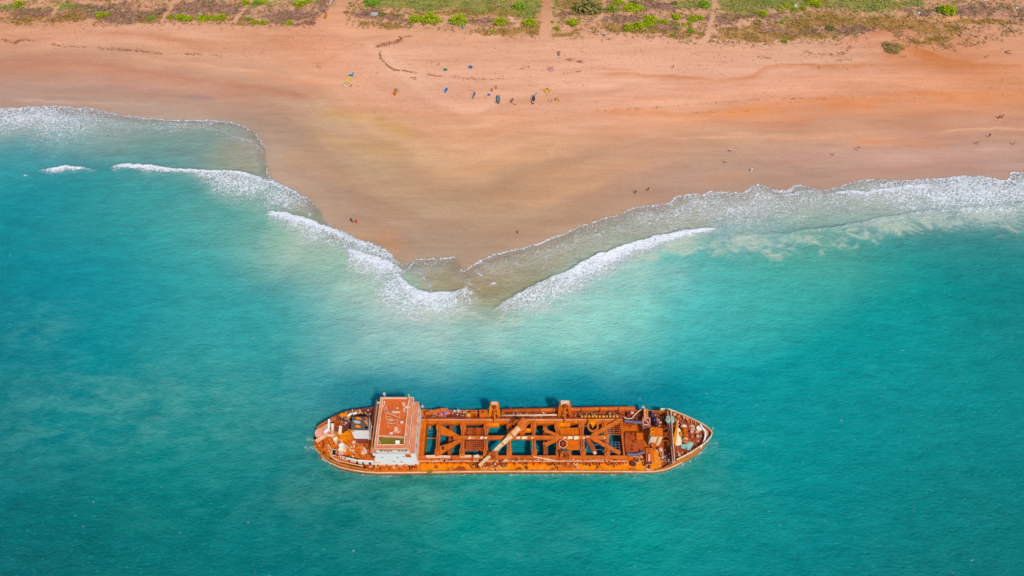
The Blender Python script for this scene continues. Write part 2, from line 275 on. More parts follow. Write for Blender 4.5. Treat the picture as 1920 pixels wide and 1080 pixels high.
# ------------------------------------------------------------------ sand material
def sand_material():
    N = NT('beach_sand'); P = N.obj()
    col = N.n('Attribute', attribute_name='sand_colour')
    _, G, B, O, WET = N.sep('cover')
    st = N.noise(N.mapv(P, (.012, .11, 1), (0, 0, .03)), 1.0, 5, .62, .8)
    st2 = N.noise(N.mapv(P, (.05, .33, 1), (0, 0, -.05)), 1.0, 4, .6, .6)
    fi = N.noise(P, 1.3, 5, .7)
    v = N.math('MULTIPLY', N.ss(st, .25, .75, .93, 1.07), N.math('MULTIPLY', N.ss(st2, .25, .75, .945, 1.055), N.ss(fi, .25, .75, .92, 1.08)))
    c = N.mix(1.0, col, N.n('CombineColor', {0: v, 1: N.math('POWER', v, 1.3), 2: N.math('POWER', v, 1.5)}), 'MULTIPLY')
    # shell and litter specks on the dry sand
    sp = N.n('TexVoronoi', {'Vector': P, 'Scale': .33}, feature='F1')
    spm = N.math('MULTIPLY', N.ss(sp, .05, .12, 1, 0), N.math('MULTIPLY', N.math('SUBTRACT', 1.0, WET), N.ss(N.noise(P, .05, 3, .6), .42, .6, .15, .7)))
    c = N.mix(spm, c, A4(140, 92, 66))
    # soil under the scrub
    n1 = N.noise(P, .22, 6, .72, .8); n2 = N.noise(P, .6, 5, .75)
    nn = N.math('ADD', N.math('MULTIPLY', n1, .6), N.math('MULTIPLY', n2, .4))
    def msk(ch, lo=.40, hi=.85): return N.ss(N.math('ADD', ch, N.math('MULTIPLY', N.math('SUBTRACT', nn, .5), 2.2)), lo, hi)
    gv = N.noise(P, .8, 4, .7)
    brown = N.mix(N.ss(gv, .38, .62), A4(100, 74, 70), A4(176, 128, 102))
    olive = N.mix(N.ss(gv, .38, .62), A4(120, 98, 38), A4(190, 134, 62))
    green = N.mix(N.ss(N.math('ADD', N.math('MULTIPLY', gv, .4), N.math('MULTIPLY', n1, .6)), .38, .62), A4(84, 116, 40), A4(160, 150, 62))
    c = N.mix(N.math('MULTIPLY', msk(B), .85), c, brown)
    c = N.mix(N.math('MULTIPLY', msk(O), .85), c, olive)
    c = N.mix(N.math('MULTIPLY', msk(G), .85), c, green)
    hg = N.math('ADD', N.math('MULTIPLY', fi, .12), N.math('MULTIPLY', st2, .35))
    bmp = N.n('Bump', {'Strength': .5, 'Distance': .5, 'Height': hg})
    return N.done(**{'Base Color': c, 'Roughness': N.ss(WET, 0, 1, .92, .42), 'Specular IOR Level': N.ss(WET, 0, 1, .1, .4), 'Normal': bmp})

# ------------------------------------------------------------------ grids
def axis(lo, hi, step, far):
    c = list(np.arange(lo, hi+step*.5, step)); a = lo; s = step; pre = []
    while a > -far: s *= 1.35; a -= s; pre.append(a)
    b = c[-1]; s = step; post = []
    while b < far: s *= 1.35; b += s; post.append(b)
    return np.array(pre[::-1]+c+post)
def inside(poly, x, y):
    r = np.zeros(x.shape, bool); n = len(poly)
    for i in range(n):
        x0, y0 = poly[i]; x1, y1 = poly[(i+1) % n]
        if y0 == y1: continue
        m = ((y0 > y) != (y1 > y)) & (x < (x1-x0)*(y-y0)/(y1-y0)+x0)
        r ^= m
    return r
def shore(x, y):
    wx = x + 1.1*(vnoise(x*.21, y*.21, 3)-.5) + .7*(vnoise(x*.6, y*.6, 5)-.5)
    wy = y + 1.1*(vnoise(x*.21, y*.21, 4)-.5) + .7*(vnoise(x*.6, y*.6, 6)-.5)
    d, _, v = nearest(SH, wx, wy, 4)
    s = inside(SEA_POLY, wx, wy)
    return np.where(s, d, -d), v, wx, wy             # + = sea

PATHS = [([(120,-40),(120,0),(105,13),(98,26)],2.5),([(345,-40),(330,0),(310,25),(303,40)],4),([(490,-30),(470,2),(455,20),(436,38)],5),([(1030,-60),(1026,0),(1028,40),(1022,70)],13),
 ([(1345,-40),(1341,0),(1338,25),(1328,60),(1322,90)],5),([(680,-60),(645,0),(625,25),(600,45)],17),([(1880,-40),(1895,0),(1905,25),(1911,50)],2),([(1135,-20),(1133,12),(1128,30),(1112,48)],3.5),([(1712,14),(1718,30)],3),([(1660,65),(1640,95)],20)]
def ell(u, v, ru, rv, s=1.0): return (u, v, ru, rv, s)
GREEN = [ell(*a) for a in [(830,6,150,16),(730,4,55,12),(900,20,60,10),(990,26,36,14),(1000,6,45,14),(1440,6,120,11),(1640,10,65,18),(1600,4,90,12),(1700,5,40,8),(20,10,32,7),(130,12,60,5),(490,4,32,7),(1380,18,45,7),(1300,8,36,8),(1000,-60,700,45),(300,-50,300,30),(1650,-60,400,50)]]
OLIVE = [ell(*a) for a in [(880,27,120,7),(130,32,40,9),(285,33,32,7),(1100,12,60,14),(1400,58,70,7),(1500,66,110,9),(1560,35,70,15),(1650,42,70,13),(1725,52,36,10),(1850,44,66,5),(1790,56,28,9),(740,46,44,6),(675,45,22,6),(1000,56,45,8),(1055,64,36,5),(40,33,50,7),(1200,56,90,8),(1300,62,50,8),(1390,70,80,8),(1750,74,70,8),(1500,42,60,10),(420,36,60,6),(470,40,40,4),(930,62,50,5)]]
BROWN = [ell(*a) for a in [(240,26,140,14),(180,10,70,9),(390,10,85,14),(430,22,70,9),(545,26,66,15),(605,8,16,10),(685,25,26,14),(900,43,34,8),(735,34,34,7),(1070,26,32,10),(1160,38,44,10),(1230,15,50,11),(1350,36,50,12),(1420,30,60,8),(1820,20,75,15),(1905,25,22,18),(1725,24,34,9),(60,22,60,12),(1250,46,44,9),(560,43,28,4),(1555,52,16,6),(1480,55,100,8),(1600,55,70,8)]]
_pw = [(Wn(p, 2.0), wd*.17*1.1) for p, wd in PATHS]
def cover(x, y):
    x0_, y0_ = x, y
    x = x0_ + 9*(fbm(x0_*.10, y0_*.13, 15)-.5) + 3*(vnoise(x0_*.5, y0_*.5, 17)-.5); y = y0_ + 9*(fbm(x0_*.10, y0_*.13, 16)-.5) + 3*(vnoise(x0_*.5, y0_*.5, 18)-.5)
    def acc(L):
        r = np.zeros(x.shape)
        for u, v, ru, rv, s in L:
            cx, cy, _ = W(u, v, 2.0); ex = abs(W(u+ru, v, 2.0)[0]-cx); ey = abs(W(u, v+rv, 2.0)[1]-W(u, v-rv, 2.0)[1])/2
            r = np.maximum(r, s*np.exp(-.7*(((x-cx)/ex)**2+((y-cy)/ey)**2)**1.2))
        return r
    g, o, b = acc(GREEN), acc(OLIVE), acc(BROWN)
    m = np.ones(x.shape)
    for c, wd in _pw:
        d, _, _ = nearest(c, x0_, y0_, 0); m *= sst(wd*.55, wd*1.6, d+1.2*(vnoise(x0_*.5, y0_*.5, 9)-.5))
    return g*m, o*m, b*m, m
def gz_from(d, x, y):
    i = -d                                           # inland distance
    z = np.where(i > 0, .021*np.minimum(i, 118) + .008*np.maximum(i-118, 0), np.maximum(.05*i, -9.0))
    z = np.minimum(z, 6.0)
    z = z + sst(85, 120, i)*(.9*(fbm(x*.045, y*.06, 11)-.5)+.5*(vnoise(x*.2, y*.2, 12)-.5))
    return z + sst(10, 60, i)*.25*(fbm(x*.02, y*.08, 13)-.5)
def ground_z(x, y):
    x = np.atleast_1d(np.asarray(x, float)); y = np.atleast_1d(np.asarray(y, float))
    return gz_from(shore(x, y)[0], x, y)
def G(u, v):                                         # photo point -> point on the ground
    z = 1.8
    for _ in range(3):
        x, y, _q = W(u, v, z); z = float(ground_z(x, y)[0])
    return W(u, v, z)

YC = 79.4
SX = [-53.55,-53.4,-52.9,-51.9,-50.3,-48.3,-46,-42.4,-39.6,-36,-30,-24,-18,-9,0,9,18,27,34,38,40.3,42,43.6,45.6,47.5,49.5,51.1,52.4,53.2,53.6,53.75]
SB = [1.0,2.0,3.0,4.1,5.45,6.7,7.7,8.5,8.95,9.2,9.2,9.1,9.0,8.9,8.85,8.85,8.85,8.9,8.95,8.9,8.5,8.0,7.3,6.35,5.4,4.15,3.2,2.1,1.25,.5,.1]
HOPPER = (W(795, 820, 2)[0], W(1168, 820, 2)[0], W(960, 855, 2.6)[1]-.6, W(960, 790, 2.6)[1]+.6)

STROKES = [  # photo points, colour, strength, soft width landward (m), soft width seaward (m)
 # berm on the right and the damp sand below it
 ([(1095,139),(1180,142),(1260,142),(1340,146),(1385,146),(1410,138),(1432,128),(1480,123.5),(1560,124),(1640,121),(1700,119),(1760,121),(1850,122),(1960,120)],(206,128,76),.55,.8,2.6),
 ([(1060,131),(1120,127),(1150,131),(1200,133)],(214,142,100),.35,.6,1.5),
 ([(1650,121),(1668,100),(1672,84)],(216,138,88),.45,1.5,6), ([(1672,84),(1720,92),(1760,105),(1810,115),(1870,120)],(200,116,60),.62,.7,5.5), ([(1690,100),(1740,110),(1800,118)],(204,122,66),.5,4,4),
 ([(1560,85),(1600,78),(1640,76)],(220,144,104),.4,1,3),
 # edge of the dry sand, orange damp patches under it
 ([(1095,207),(1200,207),(1330,208),(1400,199),(1500,189),(1600,182),(1700,176),(1820,172),(1960,176)],(226,144,88),.50,.7,3.5),
 ([(1340,212),(1400,206),(1450,203)],(228,142,80),.5,1.5,2.5), ([(1530,197),(1580,194),(1640,198),(1660,206)],(224,136,76),.55,2.5,3), ([(1740,178),(1800,186),(1880,182)],(220,132,74),.5,3,4), ([(1560,262),(1650,262),(1740,268),(1800,262)],(226,140,80),.35,3,3),
 ([(1180,256),(1350,254),(1500,255),(1610,252)],(238,170,116),.45,.5,.5), ([(1750,250),(1850,242),(1960,233)],(240,176,124),.45,.5,.5), ([(1740,248),(1840,243),(1960,236)],(240,176,124),.35,.4,.4),
 ([(1035,303),(1027,288),(1034,275),(1056,262)],(236,176,126),.35,.4,.4), ([(1042,301),(1033,288),(1040,277),(1060,266)],(236,176,126),.3,.4,.4), ([(1068,300),(1050,288),(1050,276),(1068,266)],(236,176,126),.3,.4,.4), ([(1080,325),(1095,322),(1100,310),(1125,300)],(226,170,122),.25,.4,.4),
 # left: tide edge of the wet flat
 ([(-160,108),(0,114),(90,117),(170,120),(240,128),(300,137),(380,147),(450,156),(520,166),(570,180),(600,196)],(192,124,86),.5,2.2,3.5),
 ([(0,121),(140,127),(260,140),(400,160),(500,180)],(198,136,100),.38,2,6),
 ([(200,101),(300,110),(420,124),(500,135),(560,143),(640,152),(700,160)],(240,176,134),.40,.8,2.5), ([(430,124),(500,140),(570,152),(640,163)],(224,148,98),.35,1,3),
 ([(100,140),(200,150),(330,165),(440,172)],(206,150,124),.35,3,3), ([(0,160),(150,165),(300,172)],(186,140,118),.35,3,3), ([(320,178),(350,181),(390,181),(420,186)],(168,130,116),.45,1.5,1.5), ([(345,178),(360,186),(372,198)],(170,140,124),.35,.6,.6),
 ([(0,184),(60,185),(160,188)],(214,178,158),.4,.5,.9), ([(120,186),(230,190),(330,193)],(216,176,154),.3,.4,.7),
 # contour swirls on the spit
 ([(560,215),(620,212),(700,225),(760,250),(800,270)],(208,160,92),.45,4,5), ([(560,240),(640,262),(720,283),(790,286)],(206,156,92),.35,3,3), ([(520,260),(560,300),(640,330),(740,350),(860,362)],(196,148,108),.40,2.5,3.5), ([(610,345),(680,360),(720,375),(760,392)],(172,130,106),.40,.6,2.2),
 ([(640,395),(700,405),(750,415),(780,430)],(170,132,106),.40,.5,2.2), ([(700,405),(760,420),(785,445),(792,462)],(190,158,128),.4,2.5,1), ([(700,430),(722,445),(735,462),(742,478)],(206,142,94),.40,3,3),
 ([(880,355),(960,362),(1040,352),(1110,335),(1180,300)],(200,146,100),.40,2,3), ([(940,385),(1020,375),(1090,352),(1140,330)],(214,160,114),.35,2,2.5), ([(960,330),(1060,320),(1160,310),(1250,300)],(206,146,98),.35,2,3), ([(930,455),(990,432),(1010,415),(1030,408)],(184,140,106),.4,.5,1.5),
 ([(1150,345),(1220,330),(1300,318),(1400,312)],(190,150,122),.40,3,4), ([(1300,340),(1350,330),(1420,325)],(206,146,110),.35,2,3), ([(1420,300),(1520,292),(1640,298),(1760,300),(1900,290)],(200,148,122),.35,3,4), ([(1540,330),(1640,318),(1760,312),(1880,308)],(196,136,112),.4,2,2), ([(1600,285),(1700,292),(1800,285),(1920,276)],(214,164,140),.35,1.5,2),
 ([(800,395),(860,402),(930,398),(1000,385)],(188,142,108),.35,2,3), ([(760,330),(860,322),(960,300),(1050,292)],(218,160,108),.3,2,2), ([(600,180),(640,195),(720,205),(800,212),(880,218),(960,217),(1050,212)],(222,152,110),.42,.6,2.5), ([(640,175),(720,188),(800,190)],(224,156,116),.3,.6,2),
 # arc on the dry sand
 ([(625,105),(650,88),(680,76),(720,70),(760,71)],(216,146,102),.4,.5,1.2), ([(705,98),(760,78),(820,74),(880,82),(940,86)],(222,152,106),.35,1.5,.5), ([(640,100),(615,110),(600,118)],(214,146,100),.3,1,1),
 ([(950,56),(958,70),(972,72)],(170,110,60),.6,2.5,2.5), ([(954,-20),(955,20),(956,40),(962,62)],(110,78,50),.75,.9,.9), ([(962,34),(972,52),(978,62)],(238,184,148),.6,.8,1),
 ([(1018,-30),(1016,6),(1012,26)],(200,112,72),.5,5,5), ([(1620,68),(1650,60),(1690,56)],(204,118,76),.5,2,2.5), ([(1700,44),(1760,40),(1860,35)],(236,164,90),.5,1.2,1.2),
]
def strokes(col, x, y):
    wx = x + 5*(fbm(x*.06, y*.09, 33)-.5) + 1.2*(vnoise(x*.4, y*.4, 35)-.5); wy = y + 4*(fbm(x*.06, y*.09, 34)-.5) + 1.0*(vnoise(x*.4, y*.4, 36)-.5)
    for P_, c_, a_, w0, w1 in STROKES:
        C = catmull([(*p, 0) for p in P_], 4); C[:, :2] = Wn(C[:, :2], 1.2); mg = 3.2*max(w0, w1)+5
        k = np.where((x > C[:, 0].min()-mg) & (x < C[:, 0].max()+mg) & (y > C[:, 1].min()-mg) & (y < C[:, 1].max()+mg))[0]
        if not len(k): continue
        q, s, _ = nearest(C, wx[k], wy[k], 0)
        e0 = np.hypot(wx[k]-C[0, 0], wy[k]-C[0, 1]); e1 = np.hypot(wx[k]-C[-1, 0], wy[k]-C[-1, 1])
        L = np.hypot(*np.diff(C[:, :2], axis=0).T).sum(); fade = sst(0, min(14, L*.3), e0)*sst(0, min(14, L*.3), e1)
        m = np.minimum(.95, 1.5*a_)*np.exp(-(q/np.where(s > 0, w1, w0))**1.4)*fade*np.clip(.6+1.1*(fbm(x[k]*.07, y[k]*.1, 37)-.25), .2, 1)
        col[k] = col[k]*(1-m[:, None])+m[:, None]*lin(c_)
    return col
def build_ground():
    xs = axis(-262, 262, .75, 6000); ys = axis(104, 318, .65, 6000)
    X, Y = np.meshgrid(xs, ys); sh = X.shape; x = X.ravel(); y = Y.ravel()
    d, _, _, _ = shore(x, y)
    z = gz_from(d, x, y)
    wx = x + 16*(fbm(x*.03, y*.06, 21)-.5); wy = y + 5*(fbm(x*.03, y*.06, 22)-.5)
    col = np.zeros((len(x), 3)); nr = (d < 30) & (y < 700)
    col[:] = lin((150, 130, 90))
    col[nr] = field(SAND_C, wx[nr], wy[nr], .7)
    g, o, b, m = cover(x, y)
    i = -d
    # tide-laid bands that follow the shore, stronger on the wet flat
    q = i + 14*(fbm(x*.018, y*.03, 71)-.5)
    b1 = fbm(x*.010+3, q*.085, 72, 4)-.5; b2 = fbm(x*.02, q*.30, 73, 3)-.5; b3 = fbm(wx*.03, wy*.05, 74, 4)-.5
    k1 = sst(95, 55, i)*.9 + .25
    t = (k1*(1.5*b1+.55*b2)+.7*b3*k1)[:, None]
    col = col*(1+t*np.array([.13, .25, .34]))
    gw = (sst(26, 4, q)*.40)[:, None]; col = col*(1-gw)+gw*lin((186, 152, 128))
    wf = (sst(46, 30, q)*(1-.25*fbm(x*.015, q*.06, 78)))[:, None]; col = col*(1-wf*np.array([.155, .06, .04]))
    # a damp, darker step where the last tides stopped
    for i0, wd, s_ in ((46, 3.0, .10), (66, 2.2, .08), (30, 2.0, .06)):
        e = q - i0 - 6*(fbm(x*.012, y*0+i0, 75)-.5); col = col*(1-s_*np.exp(-(e/wd)**2)*np.clip(.4+1.6*(fbm(x*.02, y*.02, 76)-.35), 0, 1))[:, None]
    wet = sst(62, 18, i)*sst(-400, -300, x) + 0*x
    wet = np.clip(sst(58, 14, i + 10*(fbm(x*.02, y*.05, 31)-.5)), 0, 1)
    idx = np.arange(len(x)).reshape(sh)
    Fq = np.stack([idx[:-1, :-1], idx[:-1, 1:], idx[1:, 1:], idx[1:, :-1]], -1).reshape(-1, 4)
    col = strokes(col, x, y)
    o_ = np_mesh('sand', np.stack([x, y, z], 1), Fq, sand_material())
    attr(o_, 'sand_colour', np.clip(col/LIGHT, 0, .9)); attr(o_, 'cover', np.stack([g, b, o, wet], 1))
    tag(o_, kind='structure')
def build_sea():
    xs = axis(-256, 256, .55, 9000); ys = axis(42, 236, .5, 9000)
    X, Y = np.meshgrid(xs, ys); sh = X.shape; x = X.ravel(); y = Y.ravel()
    keep = y < 400
    d = np.full(x.shape, -50.0); sv = np.zeros((len(x), 4)); wx = x.copy(); wy = y.copy()
    near = (y > 90) & (y < 300)
    d[near], sv[near], wx[near], wy[near] = shore(x[near], y[near])
    d[y <= 90] = 80.0
    PX = .30
    foam = np.zeros(len(x)); milk = np.zeros(len(x)); lace = np.zeros(len(x)); plume = np.zeros(len(x)); z = np.zeros(len(x))
    dd = np.maximum(d, 0)
    foam = np.maximum(foam, .80*sv[:, 1]*np.clip(1.1-dd/np.maximum(sv[:, 0]*PX*.8, .3)*.7, 0, 1))
    lace = np.maximum(lace, sv[:, 3]*np.clip(1.25-(dd/np.maximum(sv[:, 2]*PX, .3))**1.3, 0, 1))
    foam = np.maximum(foam, (.55+.4*sv[:, 1])*np.exp(-(dd/.55)**2)*sst(.15, .45, sv[:, 1]))
    MILK = {0: 0, 1: .05, 2: .7, 3: .9, 4: 1, 5: .9, 6: .5}
    for bi, B in enumerate(BREAKERS):
        C = to_world(B, 5); bx0, bx1 = C[:, 0].min()-30, C[:, 0].max()+30; by0, by1 = C[:, 1].min()-45, C[:, 1].max()+8
        k = np.where((x > bx0) & (x < bx1) & (y > by0) & (y < by1))[0]
        q, s, v = nearest(C, wx[k], wy[k], 5)
        # fade past the two ends
        e0 = (wx[k]-C[0, 0])*(C[1, 0]-C[0, 0])+(wy[k]-C[0, 1])*(C[1, 1]-C[0, 1]); e1 = (wx[k]-C[-1, 0])*(C[-2, 0]-C[-1, 0])+(wy[k]-C[-1, 1])*(C[-2, 1]-C[-1, 1])
        endf = np.where((e0 < 0) | (e1 < 0), np.exp(-q/.8), 1.0)
        ds = q*s
        wid = np.maximum(v[:, 0]*PX, .25); lw = np.maximum(v[:, 3]*PX, .3)
        fo = np.where(ds >= 0, v[:, 1]*np.clip(1.15-(ds/wid)**1.5*.75, 0, 1), v[:, 1]*np.clip(1+ds/.45, 0, 1))*endf
        la = np.where(ds >= 0, v[:, 4]*np.clip(1.3-(ds/lw)**1.2, 0, 1), 0)*endf
        foam[k] = np.maximum(foam[k], fo); lace[k] = np.maximum(lace[k], la)
        milk[k] = np.maximum(milk[k], v[:, 1]*np.clip(v[:, 0]/10, 0, 1)*np.where(ds >= 0, np.exp(-(np.maximum(ds-wid*.6, 0)/(2.5+1.1*lw))**1.3), 0)*np.exp(-(np.maximum(np.maximum(-e0/np.hypot(C[1, 0]-C[0, 0], C[1, 1]-C[0, 1]), -e1/np.hypot(C[-1, 0]-C[-2, 0], C[-1, 1]-C[-2, 1])), 0)/9.0)**2)*np.minimum(1, np.minimum(np.hypot(wx[k]-C[0, 0], wy[k]-C[0, 1]), np.hypot(wx[k]-C[-1, 0], wy[k]-C[-1, 1]))/22)*MILK.get(bi, .3))
        z[k] += v[:, 2]*np.where(ds >= 0, np.exp(-ds/2.6), np.exp(-(ds/.55)**2))*endf
    for Lc in LINES:
        C = to_world([(*p, 0) for p in Lc], 5); k = np.where((x > C[:, 0].min()-4) & (x < C[:, 0].max()+4) & (y > C[:, 1].min()-4) & (y < C[:, 1].max()+4))[0]
        q, s, _ = nearest(C, wx[k], wy[k], 0)
        foam[k] = np.maximum(foam[k], .78*np.clip(1.2-q/.7, 0, 1)); lace[k] = np.maximum(lace[k], .30*np.clip(1-q/4, 0, 1)*(s > 0))
    # sediment clouds
    for u, v, ru, rv, s in [(1400,455,60,22,.75),(1350,465,45,22,.7),(1450,470,60,28,.6),(1600,440,60,16,.7),(1680,425,60,18,.75),(1760,415,60,20,.7),(1850,405,60,22,.75),(1560,460,70,25,.55),(1500,450,60,20,.65),(1640,448,40,12,.5),
                           (1280,462,50,20,.8),(1200,480,45,18,.8),(1130,505,40,16,.8),(1070,540,40,14,.75),(1010,575,50,16,.7),(940,600,60,16,.65),(860,590,60,20,.75),(790,590,50,22,.75),(730,560,30,26,.6),(1900,430,50,20,.5),(1980,410,70,20,.6)]:
        cx, cy, _ = W(u, v); ex = abs(W(u+ru, v)[0]-cx); ey = abs(W(u, v+rv)[1]-W(u, v-rv)[1])/2
        plume = np.maximum(plume, s*np.exp(-.8*(((x-cx)/ex)**2+((y-cy)/ey)**2)))
    mott = np.full(len(x), .03)
    for u, v, ru, rv, s in [(250,760,260,90,.62),(420,760,160,80,.62),(600,800,80,60,.5),(80,620,80,50,.35),(560,660,90,40,.5),(640,920,130,50,.5),(800,930,140,40,.45),(450,920,200,80,.16),(1300,870,120,70,.3),(900,1000,400,60,.15),(250,250,200,60,.3)]:
        cx, cy, _ = W(u, v); ex = abs(W(u+ru, v)[0]-cx); ey = abs(W(u, v+rv)[1]-W(u, v-rv)[1])/2
        mott = np.maximum(mott, s*np.exp(-.8*(((x-cx)/ex)**2+((y-cy)/ey)**2)))
    far = sst(150, 400, np.hypot(x, y-150))
    swell = .30*(fbm(x*.035+y*.01, y*.10, 41)-.5)
    z = z + .03 + np.where(d > 8, swell*sst(8, 30, d), 0)
    # thin sheets of swash show the sand beneath
    nse = fbm(x*.05, y*.09, 51)
    al = np.clip(.42 + .50*sst(0, 5, d + 4*(nse-.5)) + .08*sst(5, 16, d), 0, 1)*sst(-.25, .25, d)
    off = y <= 90
    al[off] = 1.0
    foam[~(d > -.3)] = 0; lace *= sst(-.2, .3, d); plume *= sst(2, 10, d)
    inh = (x > HOPPER[0]) & (x < HOPPER[1]) & (y > HOPPER[2]) & (y < HOPPER[3])
    z[inh] = .05 + .2*(z[inh]-.05)
    mott[inh] = .05
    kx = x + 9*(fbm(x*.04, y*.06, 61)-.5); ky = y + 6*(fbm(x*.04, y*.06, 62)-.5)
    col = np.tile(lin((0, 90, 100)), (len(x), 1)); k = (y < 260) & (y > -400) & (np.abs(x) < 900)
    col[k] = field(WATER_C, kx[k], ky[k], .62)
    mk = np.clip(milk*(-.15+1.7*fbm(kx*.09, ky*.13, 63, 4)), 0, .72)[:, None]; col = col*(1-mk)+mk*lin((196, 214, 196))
    # torn foam hugging the hull
    hx = np.abs(x) < 57; hbv = np.interp(x, SX, SB); dh_ = np.abs(y-YC)-hbv
    hull_near = hx & (dh_ > -.3) & (dh_ < 2.2)
    lace[hull_near] = np.maximum(lace[hull_near], .40*np.exp(-(np.maximum(dh_[hull_near], 0)/.9))*(.3+1.2*vnoise(x[hull_near]*.35, y[hull_near]*.35, 64)))
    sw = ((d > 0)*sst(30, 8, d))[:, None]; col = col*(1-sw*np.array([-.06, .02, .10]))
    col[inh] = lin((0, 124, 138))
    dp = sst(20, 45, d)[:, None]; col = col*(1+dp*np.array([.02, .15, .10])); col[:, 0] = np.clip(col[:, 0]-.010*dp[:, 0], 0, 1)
    idx = np.arange(len(x)).reshape(sh)
    Fq = np.stack([idx[:-1, :-1], idx[:-1, 1:], idx[1:, 1:], idx[1:, :-1]], -1).reshape(-1, 4)
    ok = (d[Fq] > -.8).any(1) & (y[Fq] < 400).all(1)
    Fq = Fq[ok]; used = np.unique(Fq); mp = np.zeros(len(x), np.int64); mp[used] = np.arange(len(used)); Fq = mp[Fq]
    o_ = np_mesh('water', np.stack([x, y, z], 1)[used], Fq, sea_material())
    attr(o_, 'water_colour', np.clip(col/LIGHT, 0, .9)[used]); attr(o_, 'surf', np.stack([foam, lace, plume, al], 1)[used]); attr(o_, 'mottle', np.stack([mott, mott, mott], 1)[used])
    tag(o_, kind='structure')
build_ground(); build_sea()
# ------------------------------------------------------------------ mesh builder
class MB:
    def __init__(s): s.V = []; s.F = []
    def add(s, V, F):
        k = len(s.V); s.V += [tuple(v) for v in V]; s.F += [tuple(i+k for i in f) for f in F]; return s
    def box(s, x0, x1, y0, y1, z0, z1):
        return s.prism([(x0, y0), (x1, y0), (x1, y1), (x0, y1)], z0, z1)
    def prism(s, P, z0, z1):
        n = len(P); a = sum(P[i][0]*P[(i+1) % n][1]-P[(i+1) % n][0]*P[i][1] for i in range(n))
        if a < 0: P = P[::-1]
        return s.add([(p[0], p[1], z0) for p in P]+[(p[0], p[1], z1) for p in P],
                     [tuple(range(n))[::-1], tuple(range(n, 2*n))]+[(i, (i+1) % n, n+(i+1) % n, n+i) for i in range(n)])
    def frame(s, a, b):
        d = np.array(b, float)-np.array(a, float); L = np.linalg.norm(d); d = d/max(L, 1e-9)
        up = np.array((0, 0, 1.)) if abs(d[2]) < .95 else np.array((1., 0, 0))
        x = np.cross(d, up); x /= np.linalg.norm(x); return d, x, np.cross(x, d)
    def beam(s, a, b, w0, h0, w1=None, h1=None):
        w1 = w0 if w1 is None else w1; h1 = h0 if h1 is None else h1
        d, x, y = s.frame(a, b); V = []
        for p, ww, hh in ((a, w0, h0), (b, w1, h1)):
            for i, j in ((-1, -1), (1, -1), (1, 1), (-1, 1)): V.append(np.array(p)+x*i*ww/2+y*j*hh/2)
        return s.add(V, [(0, 1, 2, 3), (7, 6, 5, 4), (0, 4, 5, 1), (1, 5, 6, 2), (2, 6, 7, 3), (3, 7, 4, 0)])
    def tube(s, pts, r, n=8, r1=None):
        pts = [np.array(p, float) for p in pts]; V = []; F = []; m = len(pts)
        for k, p in enumerate(pts):
            a = pts[max(k-1, 0)]; b = pts[min(k+1, m-1)]; d, x, y = s.frame(a, b)
            rr = r if r1 is None else r+(r1-r)*k/(m-1)
            for i in range(n):
                t = 2*math.pi*i/n; V.append(p+x*math.cos(t)*rr+y*math.sin(t)*rr)
        for k in range(m-1):
            for i in range(n): j = (i+1) % n; F.append((k*n+i, k*n+j, (k+1)*n+j, (k+1)*n+i))
        F.append(tuple(range(n))[::-1]); F.append(tuple(range((m-1)*n, m*n)))
        return s.add(V, F)
    def cyl(s, x, y, z0, z1, r, n=12, r1=None): return s.tube([(x, y, z0), (x, y, z1)], r, n, r1)
    def torus(s, c, Rr, r, tilt=0.0, n=20, m=7, az=0.0):
        V = []; F = []
        for i in range(n):
            t = 2*math.pi*i/n
            for j in range(m):
                q = 2*math.pi*j/m; X = (Rr+r*math.cos(q))*math.cos(t); Y = (Rr+r*math.cos(q))*math.sin(t); Z = r*math.sin(q)
                Y, Z = Y*math.cos(tilt)-Z*math.sin(tilt), Y*math.sin(tilt)+Z*math.cos(tilt)
                X, Y = X*math.cos(az)-Y*math.sin(az), X*math.sin(az)+Y*math.cos(az)
                V.append((c[0]+X, c[1]+Y, c[2]+Z))
        for i in range(n):
            for j in range(m): a = (i+1) % n; b = (j+1) % m; F.append((i*m+j, a*m+j, a*m+b, i*m+b))
        return s.add(V, F)
    def dome(s, c, rx, ry, rz, n=12, m=5, jit=0.0, full=False, rot=0.0):
        V = []; F = []; lo = -math.pi/2 if full else 0.0
        cr, sr = math.cos(rot), math.sin(rot)
        for k in range(m+1):
            e = lo+(math.pi/2-lo)*k/m
            for i in range(n):
                t = 2*math.pi*i/n; q = 1+jit*(rnd.random()-.5)*2
                X = rx*q*math.cos(e)*math.cos(t); Y = ry*q*math.cos(e)*math.sin(t)
                V.append((c[0]+X*cr-Y*sr, c[1]+X*sr+Y*cr, c[2]+rz*q*math.sin(e)))
        for k in range(m):
            for i in range(n): j = (i+1) % n; F.append((k*n+i, k*n+j, (k+1)*n+j, (k+1)*n+i))
        F.append(tuple(range(n))[::-1]); F.append(tuple(range(m*n, (m+1)*n)))
        return s.add(V, F)
    def build(s, name, mat, parent=None, smooth=False, label=None):
        me = bpy.data.meshes.new(name); o = bpy.data.objects.new(name, me)
        off = np.zeros(3)
        q = parent
        while q is not None: off += np.array(q.location); q = q.parent
        me.from_pydata([tuple(np.array(v)-off) for v in s.V], [], s.F); me.update()
        if smooth: me.polygons.foreach_set('use_smooth', [True]*len(me.polygons))
        me.materials.append(mat)
        COL.objects.link(o)
        if parent is not None: o.parent = parent
        if label: o['label'] = label
        return o
def empty(name, loc, rz=0.0):
    o = bpy.data.objects.new(name, None); o.location = loc; o.rotation_euler = (0, 0, rz); o.empty_display_size = 1
    COL.objects.link(o); return o

